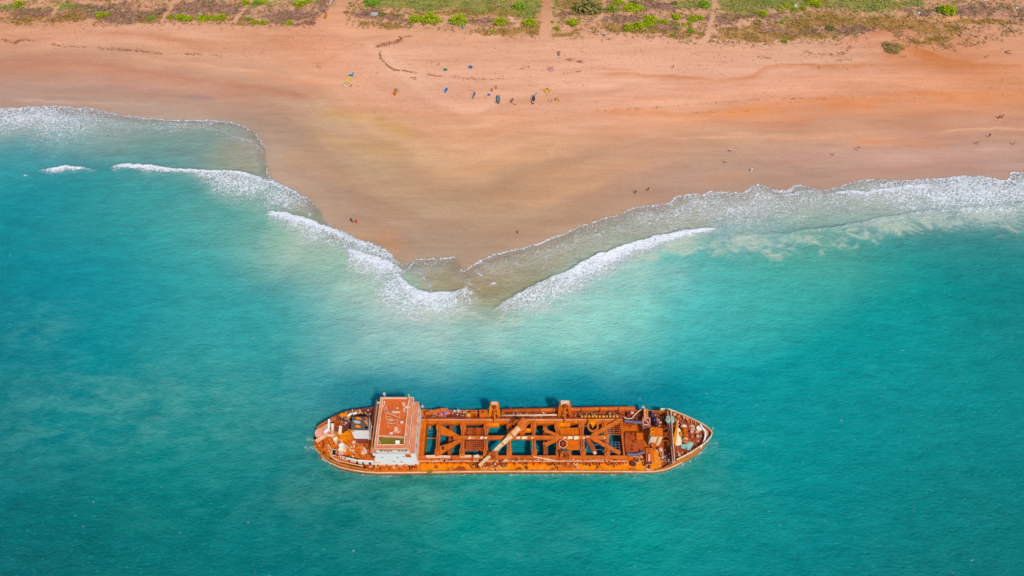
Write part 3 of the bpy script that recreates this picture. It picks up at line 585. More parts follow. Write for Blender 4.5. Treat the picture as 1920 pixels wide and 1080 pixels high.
# ------------------------------------------------------------------ ship materials
def rust_mat(name, c1, c2, c3, sc_=1.0, streak=(1, 1, .3), rough=.85, thr=(.36, .62), pale=None, pits=.35, wet=False):
    N = NT(name); P = N.obj(); Q = N.mapv(P, streak)
    n1 = N.noise(Q, .35*sc_, 6, .68, .6); n2 = N.noise(Q, 1.5*sc_, 5, .7); n3 = N.noise(P, 4.5*sc_, 3, .7)
    a = N.math('ADD', N.math('MULTIPLY', n1, .6), N.math('MULTIPLY', n2, .4))
    c = N.mix(N.ss(a, thr[0], thr[1]), c1, c2)
    c = N.mix(N.ss(N.math('ADD', N.math('MULTIPLY', n2, .6), N.math('MULTIPLY', n3, .4)), .52, .66), c, c3)
    if pale: c = N.mix(N.math('MULTIPLY', N.ss(N.noise(P, .9*sc_, 6, .8, .5), .59, .66), .8), c, pale)
    c = N.mix(N.math('MULTIPLY', N.ss(n3, .58, .70), pits), c, A4(70, 34, 22))
    big = N.noise(N.mapv(P, (.5, .9, 1)), .22, 5, .7, .5)
    c = N.mix(N.math('MULTIPLY', N.ss(big, .50, .66), min(1.0, pits*1.6)), c, N.mix(1.0, c, (.70, .54, .42, 1), 'MULTIPLY'))
    if wet: c = N.mix(N.ss(N.n('SeparateXYZ', {0: N.n('NewGeometry')}, out=2), .15, .75, 1, 0), c, A4(84, 62, 34))
    b = N.n('Bump', {'Strength': .5, 'Distance': .12, 'Height': N.math('ADD', n2, N.math('MULTIPLY', n3, .6))})
    return N.done(**{'Base Color': c, 'Roughness': rough, 'Specular IOR Level': .06, 'Normal': b})
def plain_mat(name, c, rough=.7, var=.18, sc_=1.5, c2=None):
    N = NT(name); P = N.obj(); n = N.noise(P, sc_, 5, .7)
    c2 = c2 or (c[0]*(1-var*2), c[1]*(1-var*2), c[2]*(1-var*2), 1)
    return N.done(**{'Base Color': N.mix(N.ss(n, .35, .68), c, c2), 'Roughness': rough, 'Specular IOR Level': .3})
M = {}
M['orange'] = rust_mat('rust_orange', A4(232, 118, 12), A4(206, 88, 16), A4(242, 150, 44), pale=A4(232, 146, 72), pits=.35)
M['bright'] = rust_mat('rust_bright', A4(252, 152, 10), A4(244, 128, 12), A4(224, 102, 18), .6, pale=A4(248, 184, 80), pits=.22)
M['beam'] = rust_mat('rust_beam', A4(226, 116, 34), A4(196, 86, 30), A4(236, 150, 76), 1.2, pale=A4(240, 176, 116), pits=.35)
M['brown'] = rust_mat('rust_brown', A4(194, 86, 26), A4(160, 68, 34), A4(216, 112, 40), 1.2, pale=A4(208, 136, 88), pits=.4)
M['plum'] = rust_mat('rust_plum', A4(138, 68, 56), A4(108, 56, 58), A4(176, 88, 52), 1.5, pale=A4(170, 112, 100))
M['fore'] = rust_mat('rust_forecastle', A4(176, 82, 48), A4(146, 66, 50), A4(204, 106, 54), .9, pale=A4(186, 120, 98), pits=.25)
M['roof'] = rust_mat('rust_roof', A4(224, 108, 44), A4(206, 88, 30), A4(240, 166, 112), 2.0, (1, 1, 1), pale=A4(242, 192, 156), pits=.3)
M['hull'] = rust_mat('rust_hull', A4(222, 138, 52), A4(200, 106, 38), A4(236, 178, 104), .7, (1, 1, .4), pale=A4(236, 190, 120), wet=True)
M['peel'] = rust_mat('peeling_white_paint', A4(222, 112, 48), A4(240, 222, 204), A4(232, 170, 120), 1.6, (1, 1, 1), thr=(.47, .55), pits=.2)
M['white'] = rust_mat('white_paint_rusting', A4(252, 250, 246), A4(250, 244, 236), A4(244, 226, 200), .5, (1, 1, .12), .6, thr=(.5, .8), pits=.10)
M['whiteband'] = rust_mat('white_paint_streaked', A4(250, 240, 226), A4(244, 214, 178), A4(226, 146, 76), .9, (1, 1, .10), .6, thr=(.46, .66), pale=A4(228, 140, 60), pits=.12)
M['pink'] = rust_mat('pink_faded_paint', A4(236, 176, 152), A4(224, 142, 108), A4(240, 194, 172), 1.0, pale=A4(218, 118, 66), pits=.15)
M['edge'] = rust_mat('rusted_pink_edge', A4(232, 150, 110), A4(216, 112, 64), A4(240, 190, 160), 2.2, pale=A4(246, 214, 192), pits=.15)
M['palerim'] = rust_mat('pale_rim_paint', A4(238, 212, 186), A4(232, 178, 130), A4(224, 150, 96), 1.0, pale=A4(226, 140, 80), pits=.15)
M['dark'] = plain_mat('dark_grey_roof', A4(98, 86, 82), .8, .15)
M['black'] = plain_mat('black_hole', A4(16, 14, 18), .9, .1)
M['glass'] = plain_mat('broken_window', A4(110, 84, 74), .3, .2)
M['slime'] = rust_mat('olive_slime', A4(112, 106, 34), A4(128, 116, 36), A4(146, 120, 30), .9, (1, 1, 1), .35, pits=.1)
M['navy'] = plain_mat('navy_tarpaulin', A4(26, 34, 78), .5, .25, 3)
M['red'] = rust_mat('red_paint', A4(188, 62, 56), A4(150, 52, 50), A4(214, 120, 90), 2)
M['cream'] = rust_mat('cream_paint', A4(246, 232, 196), A4(238, 204, 140), A4(230, 150, 60), .8, (1, 1, .25), .6, thr=(.45, .7), pits=.1)
M['hose'] = plain_mat('grey_rubber_hose', A4(104, 106, 132), .6, .2, 4)
M['grey'] = plain_mat('grey_metal', A4(190, 186, 186), .5, .2, 3)
M['yellow'] = plain_mat('yellow_paint', A4(236, 168, 60), .6, .2, 3)
M['crevice'] = plain_mat('crevice_dark', A4(74, 42, 30), .9, .2, 3)
M['boom'] = rust_mat('boom_worn_paint', A4(242, 214, 176), A4(232, 172, 112), A4(222, 132, 60), 1.2, (1, 1, 1), .6, thr=(.40, .60), pale=A4(226, 128, 52), pits=.2)
M['pale'] = plain_mat('pale_metal', A4(244, 236, 224), .6, .12, 3)
M['net'] = plain_mat('turquoise_netting', A4(172, 226, 208), .9, .28, 5, A4(104, 172, 160))
M['weed'] = plain_mat('green_weed', A4(104, 116, 40), .9, .25, 4)

# ------------------------------------------------------------------ the dredger
def hb(x): return float(np.interp(x, SX, SB))
def deck_z(x): return float(2.4 + 1.0*sst(-37, -50, np.array(x)))
def gun_z(x): return float(np.interp(x, [-54.4, -46, -39, -37, 36, 40, 42.9, 43.3, 48, 54.5], [4.7, 4.4, 4.0, 2.65, 2.65, 3.0, 4.6, 6.3, 6.5, 7.1]))
ship = empty('dredger_ship', (0, YC, 0))
tag(ship, 'long rusty orange dredger ship stranded in the turquoise water below the sand spit', 'ship')
def S(mb, name, mat, parent=None, **k): return mb.build(name, M[mat], parent or ship, **k)
XS = sorted(set(SX+[36.5, 37.2, 42.9, 43.3]+list(np.arange(-34, 36, 4.))))
def shell():
    mb = MB(); V = []; F = []
    sec = []
    for x in XS:
        b = hb(x); g = gun_z(x); t = .22
        under = max(b*(.97 if x < 30 else .90), .05) if b > .3 else .05
        xb = x - (.5 if x > 50 else (-.6 if x < -53 else 0))
        sec.append([(xb, under, -2.0), (x-(x > 52)*.25, b*.995, 1.0), (x, b, g), (x, max(b-t, .02), g), (x, max(b-t, .02), deck_z(x)-.3)])
    for sgn in (1, -1):
        base = len(V); m = 5
        for q in sec: V += [(p[0], YC+sgn*p[1], p[2]) for p in q]
        for i in range(len(sec)-1):
            for j in range(m-1):
                f = (base+i*m+j, base+(i+1)*m+j, base+(i+1)*m+j+1, base+i*m+j+1); F.append(f if sgn < 0 else f[::-1])
    n = len(sec)*5                                  # transom and stem
    F.append((0, 1, n+1, n)); F.append((1, 2, n+2, n+1)); F.append((2, 3, n+3, n+2)); F.append((3, 4, n+4, n+3))
    e = (len(sec)-1)*5
    for j in range(4): F.append((n+e+j, n+e+j+1, e+j+1, e+j))
    return mb.add(V, F)
hull = S(shell(), 'hull', 'hull')
# pale fender strake along the waterline side and a rail cap
for sgn in (1, -1):
    mb = MB(); mb.tube([(x, YC+sgn*(hb(x)+.05), min(gun_z(x)-.45, 2.2)) for x in XS if -53 < x < 47], .16, 6); S(mb, 'fender_strake', 'palerim', hull)
    mb = MB(); mb.tube([(x, YC+sgn*(hb(x)-.1), gun_z(x)+.06) for x in XS if x >= 43.3], .2, 6); S(mb, 'bulwark_rail', 'palerim', hull)
    mb = MB(); mb.tube([(x, YC+sgn*(hb(x)-.1), gun_z(x)+.04) for x in XS if x <= -37], .15, 6); S(mb, 'bulwark_rail', 'hull' if sgn < 0 else 'plum', hull)
HX0, HX1 = W(797, 820, 4.6)[0], W(1165, 820, 4.6)[0]
HY0, HY1 = W(960, 854, 4.6)[1], W(960, 794, 4.6)[1]
def deck(name, mat, x0, x1, zf, yl=None, yh=None, th=.15):
    xs = sorted(set([x0, x1]+[x for x in XS if x0 < x < x1])); mb = MB(); V = []; F = []
    for x in xs:
        lo = YC-hb(x)+.2; hi = YC+hb(x)-.2
        if hi-lo < .1: lo, hi = YC-.05, YC+.05
        if yl is not None: lo = max(lo, yl)
        if yh is not None: hi = min(hi, yh)
        for z in (zf(x), zf(x)-th): V += [(x, lo, z), (x, hi, z)]
    for i in range(len(xs)-1):
        a, b = 4*i, 4*i+4; F += [(a, b, b+1, a+1), (a+2, a+3, b+3, b+2), (a, a+2, b+2, b), (a+1, b+1, b+3, a+3)]
    F += [(0, 1, 3, 2), (len(V)-4, len(V)-2, len(V)-1, len(V)-3)]
    mb.add(V, F); return S(mb, name, mat)
X_T0, X_T1 = -36.2, -25.15                            # tower block
deck('aft_deck', 'orange', -53.3, -24.2, deck_z)
deck('side_deck', 'bright', -24.2, 39.9, lambda x: 2.40, yh=HY0-.5)
deck('side_deck', 'brown', -24.2, 39.9, lambda x: 2.40, yl=HY1+.5)
deck('fore_deck', 'orange', HX1+.9, 39.9, lambda x: 2.40, yl=HY0-.48, yh=HY1+.48)
deck('fore_deck', 'brown', 39.9, 43.2, lambda x: 2.38)
deck('hopper_end_deck', 'orange', -24.2, HX0-.7, lambda x: 2.42, yl=HY0-.48, yh=HY1+.48)
deck('forecastle_deck', 'fore', 43.2, 53.5, lambda x: 5.3)
mb = MB(); mb.box(43.0, 43.2, YC-hb(43.2)+.25, YC+hb(43.2)-.25, 2.2, 5.55); S(mb, 'forecastle_bulkhead', 'pink')
# hopper: coamings, inner walls
mb = MB(); mb.box(HX0-1.7, HX1+1.0, HY0-.85, HY0, -2, 4.6); S(mb, 'hopper_coaming', 'beam')
mb = MB(); mb.box(HX0-1.7, HX1+1.0, HY0-1.35, HY0-.85, 2.3, 3.9); S(mb, 'coaming_walkway', 'orange')
mb = MB(); mb.box(HX0-1.7, HX1+1.0, HY1, HY1+1.2, 3.9, 4.6); mb.box(HX0-1.7, HX1+1.0, HY1+1.75, HY1+1.95, -2, 3.9); S(mb, 'hopper_coaming', 'orange')
mb = MB(); mb.box(HX0-1.7, HX1+1.0, HY1+1.2, HY1+2.0, 3.9, 4.2); S(mb, 'coaming_walkway', 'brown')
mb = MB(); mb.box(HX0-.7, HX0, HY0+.002, HY1-.002, -2, 4.55); mb.box(HX0-1.7, HX0-.7, HY0+.002, HY1-.002, 2.3, 4.2); S(mb, 'hopper_end_wall', 'orange')
mb = MB(); mb.box(HX1, HX1+.45, HY0+.002, HY1-.002, -2, 4.9); mb.box(HX1+.45, HX1+.9, HY0+.002, HY1-.002, 2.3, 4.3); S(mb, 'hopper_end_wall', 'beam')
# brackets down the sides of the coaming
for k in range(30):
    x = HX0+1+k*(HX1-HX0-2)/29; mb = MB(); mb.box(x, x+.16, HY0-1.65, HY0-1.36, 2.41, 3.7); S(mb, 'coaming_bracket', 'brown')
mb = MB(); mb.tube([(HX0-1.5, HY0-1.3, 3.95), (HX1+.9, HY0-1.3, 3.95)], .12, 6); S(mb, 'coaming_pipe', 'palerim')
mb = MB(); mb.tube([(HX0-1.5, HY1+1.1, 4.65), (HX1+.9, HY1+1.1, 4.65)], .09, 6); S(mb, 'coaming_pipe', 'palerim')
# cross beams with knuckled ends
for u in (821.7, 867.5, 911.7, 955, 1000.8, 1046, 1091.7, 1136):
    cx = W(u, 820, 5.0)[0]; L = HY1-HY0; mb = MB()
    pr = [(0, .60), (.05, .72), (.16, .70), (.24, .46), (.38, .45), (.5, .52), (.62, .45), (.74, .50), (.84, .78), (.96, .74), (1, .55)]
    P = [(cx-h, HY0-.3+t*(L+.6)) for t, h in pr]+[(cx+h, HY0-.3+t*(L+.6)) for t, h in pr[::-1]]
    mb.prism(P, 3.6, 4.95); o = S(mb, 'cross_beam', 'beam')
    for t in (.06, .93):
        k = MB(); y = HY0+t*L; k.cyl(cx, y, 4.97, 5.35, .42, 12); k.cyl(cx, y, 5.35, 5.5, .16, 8); S(k, 'hinge_boss', 'orange', o)
    k = MB(); k.box(cx-.1, cx+.1, HY0+1.2, HY1-1.2, 4.96, 5.12); S(k, 'beam_rib', 'brown', o)
# centre girder and braces
ax, ay, _ = W(850, 821, 5.4); bx, by, _ = W(1139, 820.5, 5.4)
mb = MB(); mb.beam((ax, ay, 5.35), (bx, by, 5.35), 1.0, .75); gird = S(mb, 'centre_girder', 'beam')
for u0, u1, q in ((878, 884, .5), (886, 889, .3), (900, 906, .5), (908, 914, .4), (968, 976, .5), (978, 989, .6), (996, 1000, .4), (1056, 1062, .3), (1064, 1074, .6), (1076, 1086, .7), (1093, 1097, .5), (1099, 1105, .6), (1132, 1135, .5)):
    mb = MB(); x0, y0, _ = W(u0, 821, 5.75); x1 = W(u1, 821, 5.75)[0]
    mb.prism([(x0, y0-q*.7), (x1-.15, y0-q*.5), (x1, y0+q*.6), (x0+.2, y0+q*.75)], 5.726, 5.735); S(mb, 'paint_patch', 'cream', gird)
def brace(a, b, w_=.9, mat='beam', z=5.1, name='diagonal_brace', h=.6):
    p = W(*a, z); q = W(*b, z); m = MB(); m.beam(p, q, w_, h); return S(m, name, mat)
def plate(P, z0, z1, name, mat, parent=None):
    m = MB(); m.prism([W(u, v, z1)[:2] for u, v in P], z0, z1); return S(m, name, mat, parent)
plate([(826, 797), (826, 814), (849, 818), (862, 821), (863, 817)], 4.5, 5.2, 'brace_plate', 'orange')
p = plate([(824, 837), (849, 829), (864, 822.5), (866, 826), (825, 852)], 4.5, 5.2, 'brace_plate', 'orange')
plate([(827.5, 838), (832, 836.5), (832.5, 842), (829, 844)], 5.2, 5.22, 'lightening_hole', 'black', p)
brace((1110, 817.5), (1161, 789), 1.05); brace((1111, 823), (1163, 850.5), .95); brace((1021, 807.5), (1047, 817.5), .8); brace((1021, 835), (1047, 823), .9)
b_ = brace((1101, 822), (1116, 850), 1.15, 'brown', 5.7, 'broken_boom'); q = MB(); q.beam(W(1113.5, 847, 6.05), W(1116.5, 851.5, 6.05), .8, .3); S(q, 'painted_end', 'palerim', b_)
for u in (845, 1022):
    mb = MB(); x = W(u, 820, 3.2)[0]; mb.box(x-.55, x+.55, HY0+.01, HY1-.01, 2.3, 3.2); S(mb, 'lower_beam', 'brown')
for v in (807.5, 834.5):
    mb = MB(); x, y, _ = W(1021, v, 4.2); mb.cyl(x, y, 3.22, 5.2, .5, 12); S(mb, 'bearing_drum', 'orange')
def holed(u0, u1, v0, v1, z, nx, ny, holes, name, mat):
    x0, y0, _ = W(u0, v1, z); x1, y1, _ = W(u1, v0, z); m = MB()
    fx = [0]; 
    for i in range(nx): fx += [i/nx+.25/nx, (i+1)/nx]
    for j in range(ny):
        ya = y0+(y1-y0)*j/ny; yb = y0+(y1-y0)*(j+.66)/ny; yc = y0+(y1-y0)*(j+1)/ny
        m.box(x0, x1, yb, yc, z-.2, z)
        i = 0
        while i < nx:
            xa = x0+(x1-x0)*i/nx
            if (i, j) in holes: m.box(xa, xa+(x1-x0)/nx*.25, ya, yb, z-.2, z)
            else: m.box(xa, xa+(x1-x0)/nx, ya, yb, z-.2, z)
            i += 1
    return S(m, name, mat)
hol = {(i, j) for i in (0, 1, 4, 5, 8, 9) for j in range(5)} - {(4, 0), (1, 2), (9, 4)}
holed(869.5, 908.5, 802, 818.5, 4.3, 10, 5, hol, 'perforated_plate', 'brown')
hol = {(i, j) for i in (0, 4, 5, 6, 7, 8, 9) for j in range(5)} - {(4, 0), (7, 1), (8, 0), (9, 1), (6, 0)}
holed(869.5, 908.5, 827, 845.5, 4.3, 10, 5, hol, 'perforated_plate', 'brown')
plate([(1050, 803), (1085, 801.5), (1086, 816), (1051, 817)], 4.1, 4.4, 'hatch_plate', 'orange')
plate([(1058, 825), (1088, 825), (1088, 843), (1060, 844)], 4.1, 4.4, 'hatch_plate', 'orange')
mb = MB(); c = W(1055.5, 832, 5.4); mb.torus(c, 1.1, .2, .5); wh = S(mb, 'hand_wheel', 'edge', smooth=True)
mb = MB(); mb.cyl(c[0], c[1], 4.4, 5.6, .3)
for a in range(3): mb.beam((c[0]-1.1*math.cos(a*1.05), c[1]-1.0*math.sin(a*1.05), 5.4-.5*math.sin(a*1.05)), (c[0]+1.1*math.cos(a*1.05), c[1]+1.0*math.sin(a*1.05), 5.4+.5*math.sin(a*1.05)), .14, .14)
S(mb, 'spokes', 'brown', wh)
mb = MB(); c = W(1111.5, 799, 5.2); mb.torus(c, 1.35, .32, .25); sv = S(mb, 'sheave', 'beam', smooth=True)
mb = MB(); mb.prism([W(1102, 787.5, 5.3)[:2], W(1120, 787.5, 5.3)[:2], W(1112.5, 801, 5.3)[:2], W(1110.5, 801, 5.3)[:2]], 4.75, 5.75); S(mb, 'sheave_bracket', 'bright', sv)
def grate(u0, u1, v0, v1, z, nx, ny, name='ladder_grating', mat='beam', r=.09):
    m = MB(); x0, y0, _ = W(u0, v1, z); x1, y1, _ = W(u1, v0, z)
    for i in range(nx): x = x0+(x1-x0)*i/max(nx-1, 1); m.beam((x, y0, z), (x, y1, z), r*1.6, r*1.6)
    for j in range(ny): y = y0+(y1-y0)*j/max(ny-1, 1); m.beam((x0, y, z+.02), (x1, y, z+.02), r*1.6, r*1.6)
    return S(m, name, mat)
grate(1140, 1161, 797, 815, 4.6, 3, 6); grate(1140, 1161, 829, 848, 4.6, 4, 5, mat='hose')
plate([(1138, 814), (1142, 814), (1142, 830), (1138, 830)], 3.9, 4.5, 'walkway_post', 'beam')
for v in (834, 843): 
    mb = MB(); mb.tube([W(1097, v, 3.6), W(1133, v, 3.6)], .13, 6); S(mb, 'cross_pipe', 'hose')
mb = MB(); mb.tube([W(799, 821, 4.0), W(819, 822, 4.0)], .13, 6); S(mb, 'cross_pipe', 'beam')
mb = MB(); mb.tube([W(1090, 842, 5), W(1098, 843, 4.7), W(1101, 838, 4.4), W(1113, 837, 4.0)], .09, 6); S(mb, 'rope', 'grey')
plate([(970, 803.5), (1000, 803), (1000, 808.5), (970, 809.5)], 3.6, 4.5, 'crane_seat_beam', 'bright')
plate([(974.5, 808.5), (984, 808.5), (983.5, 818), (975, 818)], 3.4, 4.4, 'crane_seat_beam', 'orange')
# deck crane lying across the hopper
cx, cy, _ = W(979, 806, 4.5)
mb = MB(); mb.cyl(cx, cy, -1.0, 6.4, .95, 16); mb.cyl(cx, cy, 4.5, 4.9, 1.25, 16); crane = S(mb, 'deck_crane', 'orange')
pv = W(984, 794, 8.0); tip = W(898.5, 873, 5.2)
mb = MB(); mb.cyl(cx, cy, 6.42, 7.2, 1.2, 16); mb.box(cx-1.0, cx+.9, cy-.9, cy+1.6, 7.2, 7.6); mb.beam(W(975, 800, 7.9), W(986, 789, 8.2), 2.1, 1.3); mb.tube([W(962, 797, 7.6), W(966, 790, 7.8), W(979, 787, 8.3), W(987, 790, 8.3)], .22, 7); S(mb, 'crane_head', 'beam', crane)
mb = MB(); mb.beam(pv, tip, 1.35, 1.2, .62, .5); boom = S(mb, 'boom', 'boom', crane)
def along(t, off=0, dz=0): a = np.array(pv); b = np.array(tip); d = (b-a); s_ = np.array((-d[1], d[0], 0)); s_ /= np.linalg.norm(s_); return a+d*t+s_*off+np.array((0, 0, dz))
for t0, t1 in ((.0, .12), (.27, .30), (.48, .50), (.66, .68)):
    mb = MB(); w_ = 1.38-.72*t0; h_ = 1.24-.68*t0; mb.beam(along(t0), along(t1), w_+.02, h_+.02, 1.38-.72*t1+.02, 1.24-.68*t1+.02); S(mb, 'boom_collar', 'beam', boom)
mb = MB(); mb.tube([along(.06, -1.0, .2), along(.36, -.85, .2)], .2, 7); mb.tube([along(.0, .8, .2), along(.2, .75, .2)], .25, 7); S(mb, 'hydraulic_ram', 'beam', boom)
mb = MB(); mb.tube([along(1.0), along(1.0, 0, -1.6)], .09, 6); mb.torus(along(1.0, 0, -1.9), .28, .09, 1.3, 10, 5); S(mb, 'hook', 'brown', boom)
# suction pipe gantries
def gantry(uc, hw, vb, vt, zb, zt, ht, mat, ram=None):
    m = MB()
    for s_ in (-1, 1): m.beam(W(uc+s_*hw, vb, zb), W(uc+s_*ht, vt, zt), .95, .9, .75, .8)
    for t in (.28, .62, .93):
        a = [W(uc+s_*(hw+(ht-hw)*t), vb+(vt-vb)*t, zb+(zt-zb)*t) for s_ in (-1, 1)]; m.beam(a[0], a[1], .6, .55)
    o = S(m, 'gantry', mat)
    k = MB(); k.beam(W(uc-ht*1.05, vt+1, zt+.4), W(uc+ht*1.05, vt+1, zt+.4), .9 if ram else .5, .8 if ram else .4); S(k, 'gantry_head', 'palerim' if ram else 'beam', o)
    k = MB(); k.cyl(*W(uc, vt+4, zt)[:2], zt-1.2, zt+.7, .55, 12); S(k, 'sheave', 'brown', o)
    if ram:
        k = MB(); k.tube([W(uc, *ram[0]), W(uc+.5, *ram[1])], .3, 8, .22); S(k, 'hydraulic_ram', 'beam', o)
    return o
gantry(927, 9, 782, 756, 2.5, 9.0, 5.2, 'bright', ((766, 7.0), (794, 4.9)))
gantry(1059, 11, 781, 754, 2.5, 9.2, 7.5, 'orange', ((763, 7.4), (793, 4.9)))
gantry(925, 9, 866.5, 849, 2.5, 7.0, 5.5, 'beam'); gantry(1061, 11, 865, 847.5, 2.5, 7.0, 7, 'beam')
for u in (926, 1059.5): plate([(u-10, 792.5), (u+9.5, 792.5), (u+9.5, 798.5), (u-10, 798.5)], 3.9, 5.0, 'gantry_seat', 'bright')
for u0, u1 in ((905, 945), (1044, 1082)):
    m = MB()
    for k in range(9):
        a = W(u0+rnd.random()*(u1-u0), 866+rnd.random()*11, 2.6); m.beam(a, (a[0]+rnd.uniform(-1.6, 1.6), a[1]+rnd.uniform(-.8, .8), 2.7+rnd.random()*.6), .22, .22)
    S(m, 'gantry_linkage', 'brown')
plate([(1046, 871), (1076, 871), (1074, 881), (1046, 882)], 2.42, 2.9, 'gantry_foot', 'orange')
# north side: suction pipe, valves, winch boxes
mb = MB(); mb.tube([W(940, 770, 3.4), W(1030, 768.5, 3.4), W(1120, 766.5, 3.4), W(1190, 765.5, 3.4)], .55, 10); sp_ = S(mb, 'suction_pipe', 'beam', smooth=True)
for u in (958, 985, 1012, 1038, 1090, 1125, 1160):
    k = MB(); x, y, _ = W(u, 769, 3.4); k.tube([(x-.15, y+.1, 3.4), (x+.15, y+.1, 3.4)], .75, 12); S(k, 'pipe_flange', 'brown', sp_)
mb = MB(); mb.tube([W(940, 779, 3), W(1050, 778, 3)], .3, 8); S(mb, 'side_pipe', 'palerim', smooth=True); mb = MB(); mb.tube([W(838, 781.5, 3), W(880, 781.5, 3)], .26, 8); S(mb, 'side_pipe', 'plum', smooth=True)
for k in range(11):
    u = 1091+k*6.6; mb = MB(); x, y, _ = W(u, 781, 4.4); mb.cyl(x, y, 4.2, 4.55, .14, 7); mb.dome((x, y, 4.5), .40, .40, .42, 8, 4); S(mb, 'valve', 'yellow')
mb = MB(); x, y, _ = W(1150, 778, 3); mb.torus((x, y, 3.0), 1.5, .3, 0, 18, 6); S(mb, 'cable_reel', 'plum')
p = plate([(899, 768.5), (915, 768), (915, 781), (899, 781.5)], 2.4, 4.4, 'winch_housing', 'orange'); plate([(902, 770), (907, 770), (907, 774), (902, 774)], 4.4, 4.42, 'opening', 'plum', p)
for a in ((859, 770.5, .55), (852, 771, .5), (791.5, 762, .5), (1205.5, 764, .6)):
    mb = MB(); x, y, _ = W(a[0], a[1], 3.2); mb.cyl(x, y, 2.4, 3.3, a[2]*.5, 8); mb.dome((x, y, 3.3), a[2], a[2], a[2]*.8, 10, 4); S(mb, 'ventilator', 'grey')
mb = MB(); x, y, _ = W(877.5, 777, 3.4); mb.dome((x, y, 2.42), 1.1, .9, 1.3, 10, 4, .15); S(mb, 'capstan', 'yellow')
mb = MB(); mb.beam(W(797, 776, 3.6), W(832, 768, 4.2), 1.0, .35); mb.beam(W(826, 768.5, 4.2), W(840, 767.5, 4.2), .5, .3); S(mb, 'gangway', 'beam')
mb = MB(); mb.tube([W(806, 769, 2.6), W(806, 769, 4.6)], .09, 6); mb.tube([W(806, 769, 4.6), W(811, 769, 4.7)], .09, 6); S(mb, 'davit', 'grey')
mb = MB(); mb.tube([W(790, 772, 5), W(796, 782, 4.4), W(800, 788, 4.8), W(803, 793, 4.8)], .22, 7); mb.tube([W(803, 797, 4.8), W(806, 799, 5.2), W(806, 804, 4.4)], .3, 7); S(mb, 'bent_pipe', 'orange')
for u in (885, 892): 
    mb = MB(); x, y, _ = W(u, 775, 3.4); mb.cyl(x, y, 2.4, 3.8, .55, 10); S(mb, 'bollard', 'orange')
# south side deck furniture
for a in ((818, 875.5, 6.5, 5, 'plum'), (1188, 880, 13, 3, 'beam'), (1124, 879.5, 12, 4, 'bright'), (980, 866.5, 3, 6, 'orange'), (1028, 871, 4, 4, 'plum'), (845, 880, 11, 4, 'bright')):
    u, v, du, dv, mt = a; p = plate([(u-du/2, v-dv/2), (u+du/2, v-dv/2), (u+du/2, v+dv/2), (u-du/2, v+dv/2)], 2.42, 2.75, 'deck_hatch', 'beam'); plate([(u-du*.3, v-dv*.3), (u+du*.3, v-dv*.3), (u+du*.3, v+dv*.25), (u-du*.3, v+dv*.25)], 2.75, 2.78, 'hatch_lid', mt, p)
for u in (986.5, 988.5): 
    mb = MB(); x, y, _ = W(u, 877, 2.8); mb.cyl(x, y, 2.4, 3.2, .3, 8); S(mb, 'bollard', 'brown')
for P_ in ([(848, 882), (860, 874), (870, 875), (877, 882)], [(964, 881), (973, 874.5), (979, 877), (980, 882)], [(1030, 881), (1036, 876), (1042, 880)]): plate(P_, 2.41, 2.43, 'rust_patch', 'brown')
mb = MB(); mb.dome(W(806.5, 884, 2.4), .9, .45, .25, 9, 3, .3); S(mb, 'weed_patch', 'weed')
mb = MB(); mb.tube([W(1000, 856, 5), W(1041, 863.5, 4.4)], .2, 7); S(mb, 'loose_pipe', 'palerim')
mb = MB(); mb.tube([W(885.5, 853, 5), W(886, 866, 4.6)], .12, 6); S(mb, 'loose_pipe', 'brown')
for P_ in ([(798, 853.5), (812, 853), (844, 854), (844, 858), (799, 858)], [(862, 853), (884, 853), (884, 857), (862, 857.5)], [(888, 853.5), (897, 852), (900, 857), (889, 858)]): plate(P_, 4.6, 4.85, 'coaming_cover', 'palerim')
m = MB()                                             # rusted litter nobody could count
def litter(u0, u1, v0, v1, z, n, s0=.12, s1=.5):
    for k in range(n):
        x, y, _ = W(u0+rnd.random()*(u1-u0), v0+rnd.random()*(v1-v0), z); a = rnd.random()*6.3
        if abs(y-YC) > hb(x)-.8: continue
        L = rnd.uniform(s0, s1)*2
        m.beam((x, y, z+.1), (x+L*math.cos(a), y+L*math.sin(a), z+.1+rnd.random()*.35), rnd.uniform(.1, .35), rnd.uniform(.1, .3))
litter(905, 945, 868, 882, 2.42, 40); litter(1044, 1085, 868, 881, 2.42, 40); litter(880, 905, 868, 880, 2.42, 24); litter(800, 900, 768, 782, 2.42, 60); litter(940, 1200, 772, 783, 2.42, 90)
litter(1225, 1256, 770, 800, 2.42, 70); litter(1240, 1258, 845, 868, 2.42, 40); litter(1175, 1205, 770, 800, 2.42, 30); litter(650, 695, 768, 780, 4.62, 50); litter(604, 650, 782, 800, 4.62, 70); litter(1262, 1325, 780, 850, 5.32, 60, .08, .3)
litter(1090, 1170, 866, 872, 2.42, 40); litter(945, 1040, 864, 870, 2.42, 40)
o = S(m, 'rusted_litter', 'plum'); o['kind'] = 'stuff'
m = MB()
litter(905, 945, 867, 883, 2.42, 26); litter(1044, 1085, 867, 883, 2.42, 26); litter(800, 900, 768, 783, 2.42, 40); litter(940, 1200, 771, 784, 2.42, 70); litter(1225, 1256, 770, 800, 2.42, 50); litter(1240, 1258, 845, 868, 2.42, 30); litter(650, 695, 768, 780, 4.62, 36); litter(604, 650, 782, 800, 4.62, 50); litter(1262, 1325, 780, 850, 5.32, 60, .08, .3)
litter(640, 700, 832, 858, 4.62, 24, .08, .3); litter(600, 640, 832, 866, 3.42, 16, .08, .3); litter(640, 780, 872, 882, 2.7, 40, .1, .3); litter(1170, 1210, 850, 872, 2.42, 24); litter(785, 797, 780, 862, 2.44, 24); litter(1226, 1245, 838, 880, 2.42, 20, .08, .3); litter(800, 1160, 858, 866, 3.92, 60, .06, .25)
o = S(m, 'pale_scrap', 'palerim'); o['kind'] = 'stuff'
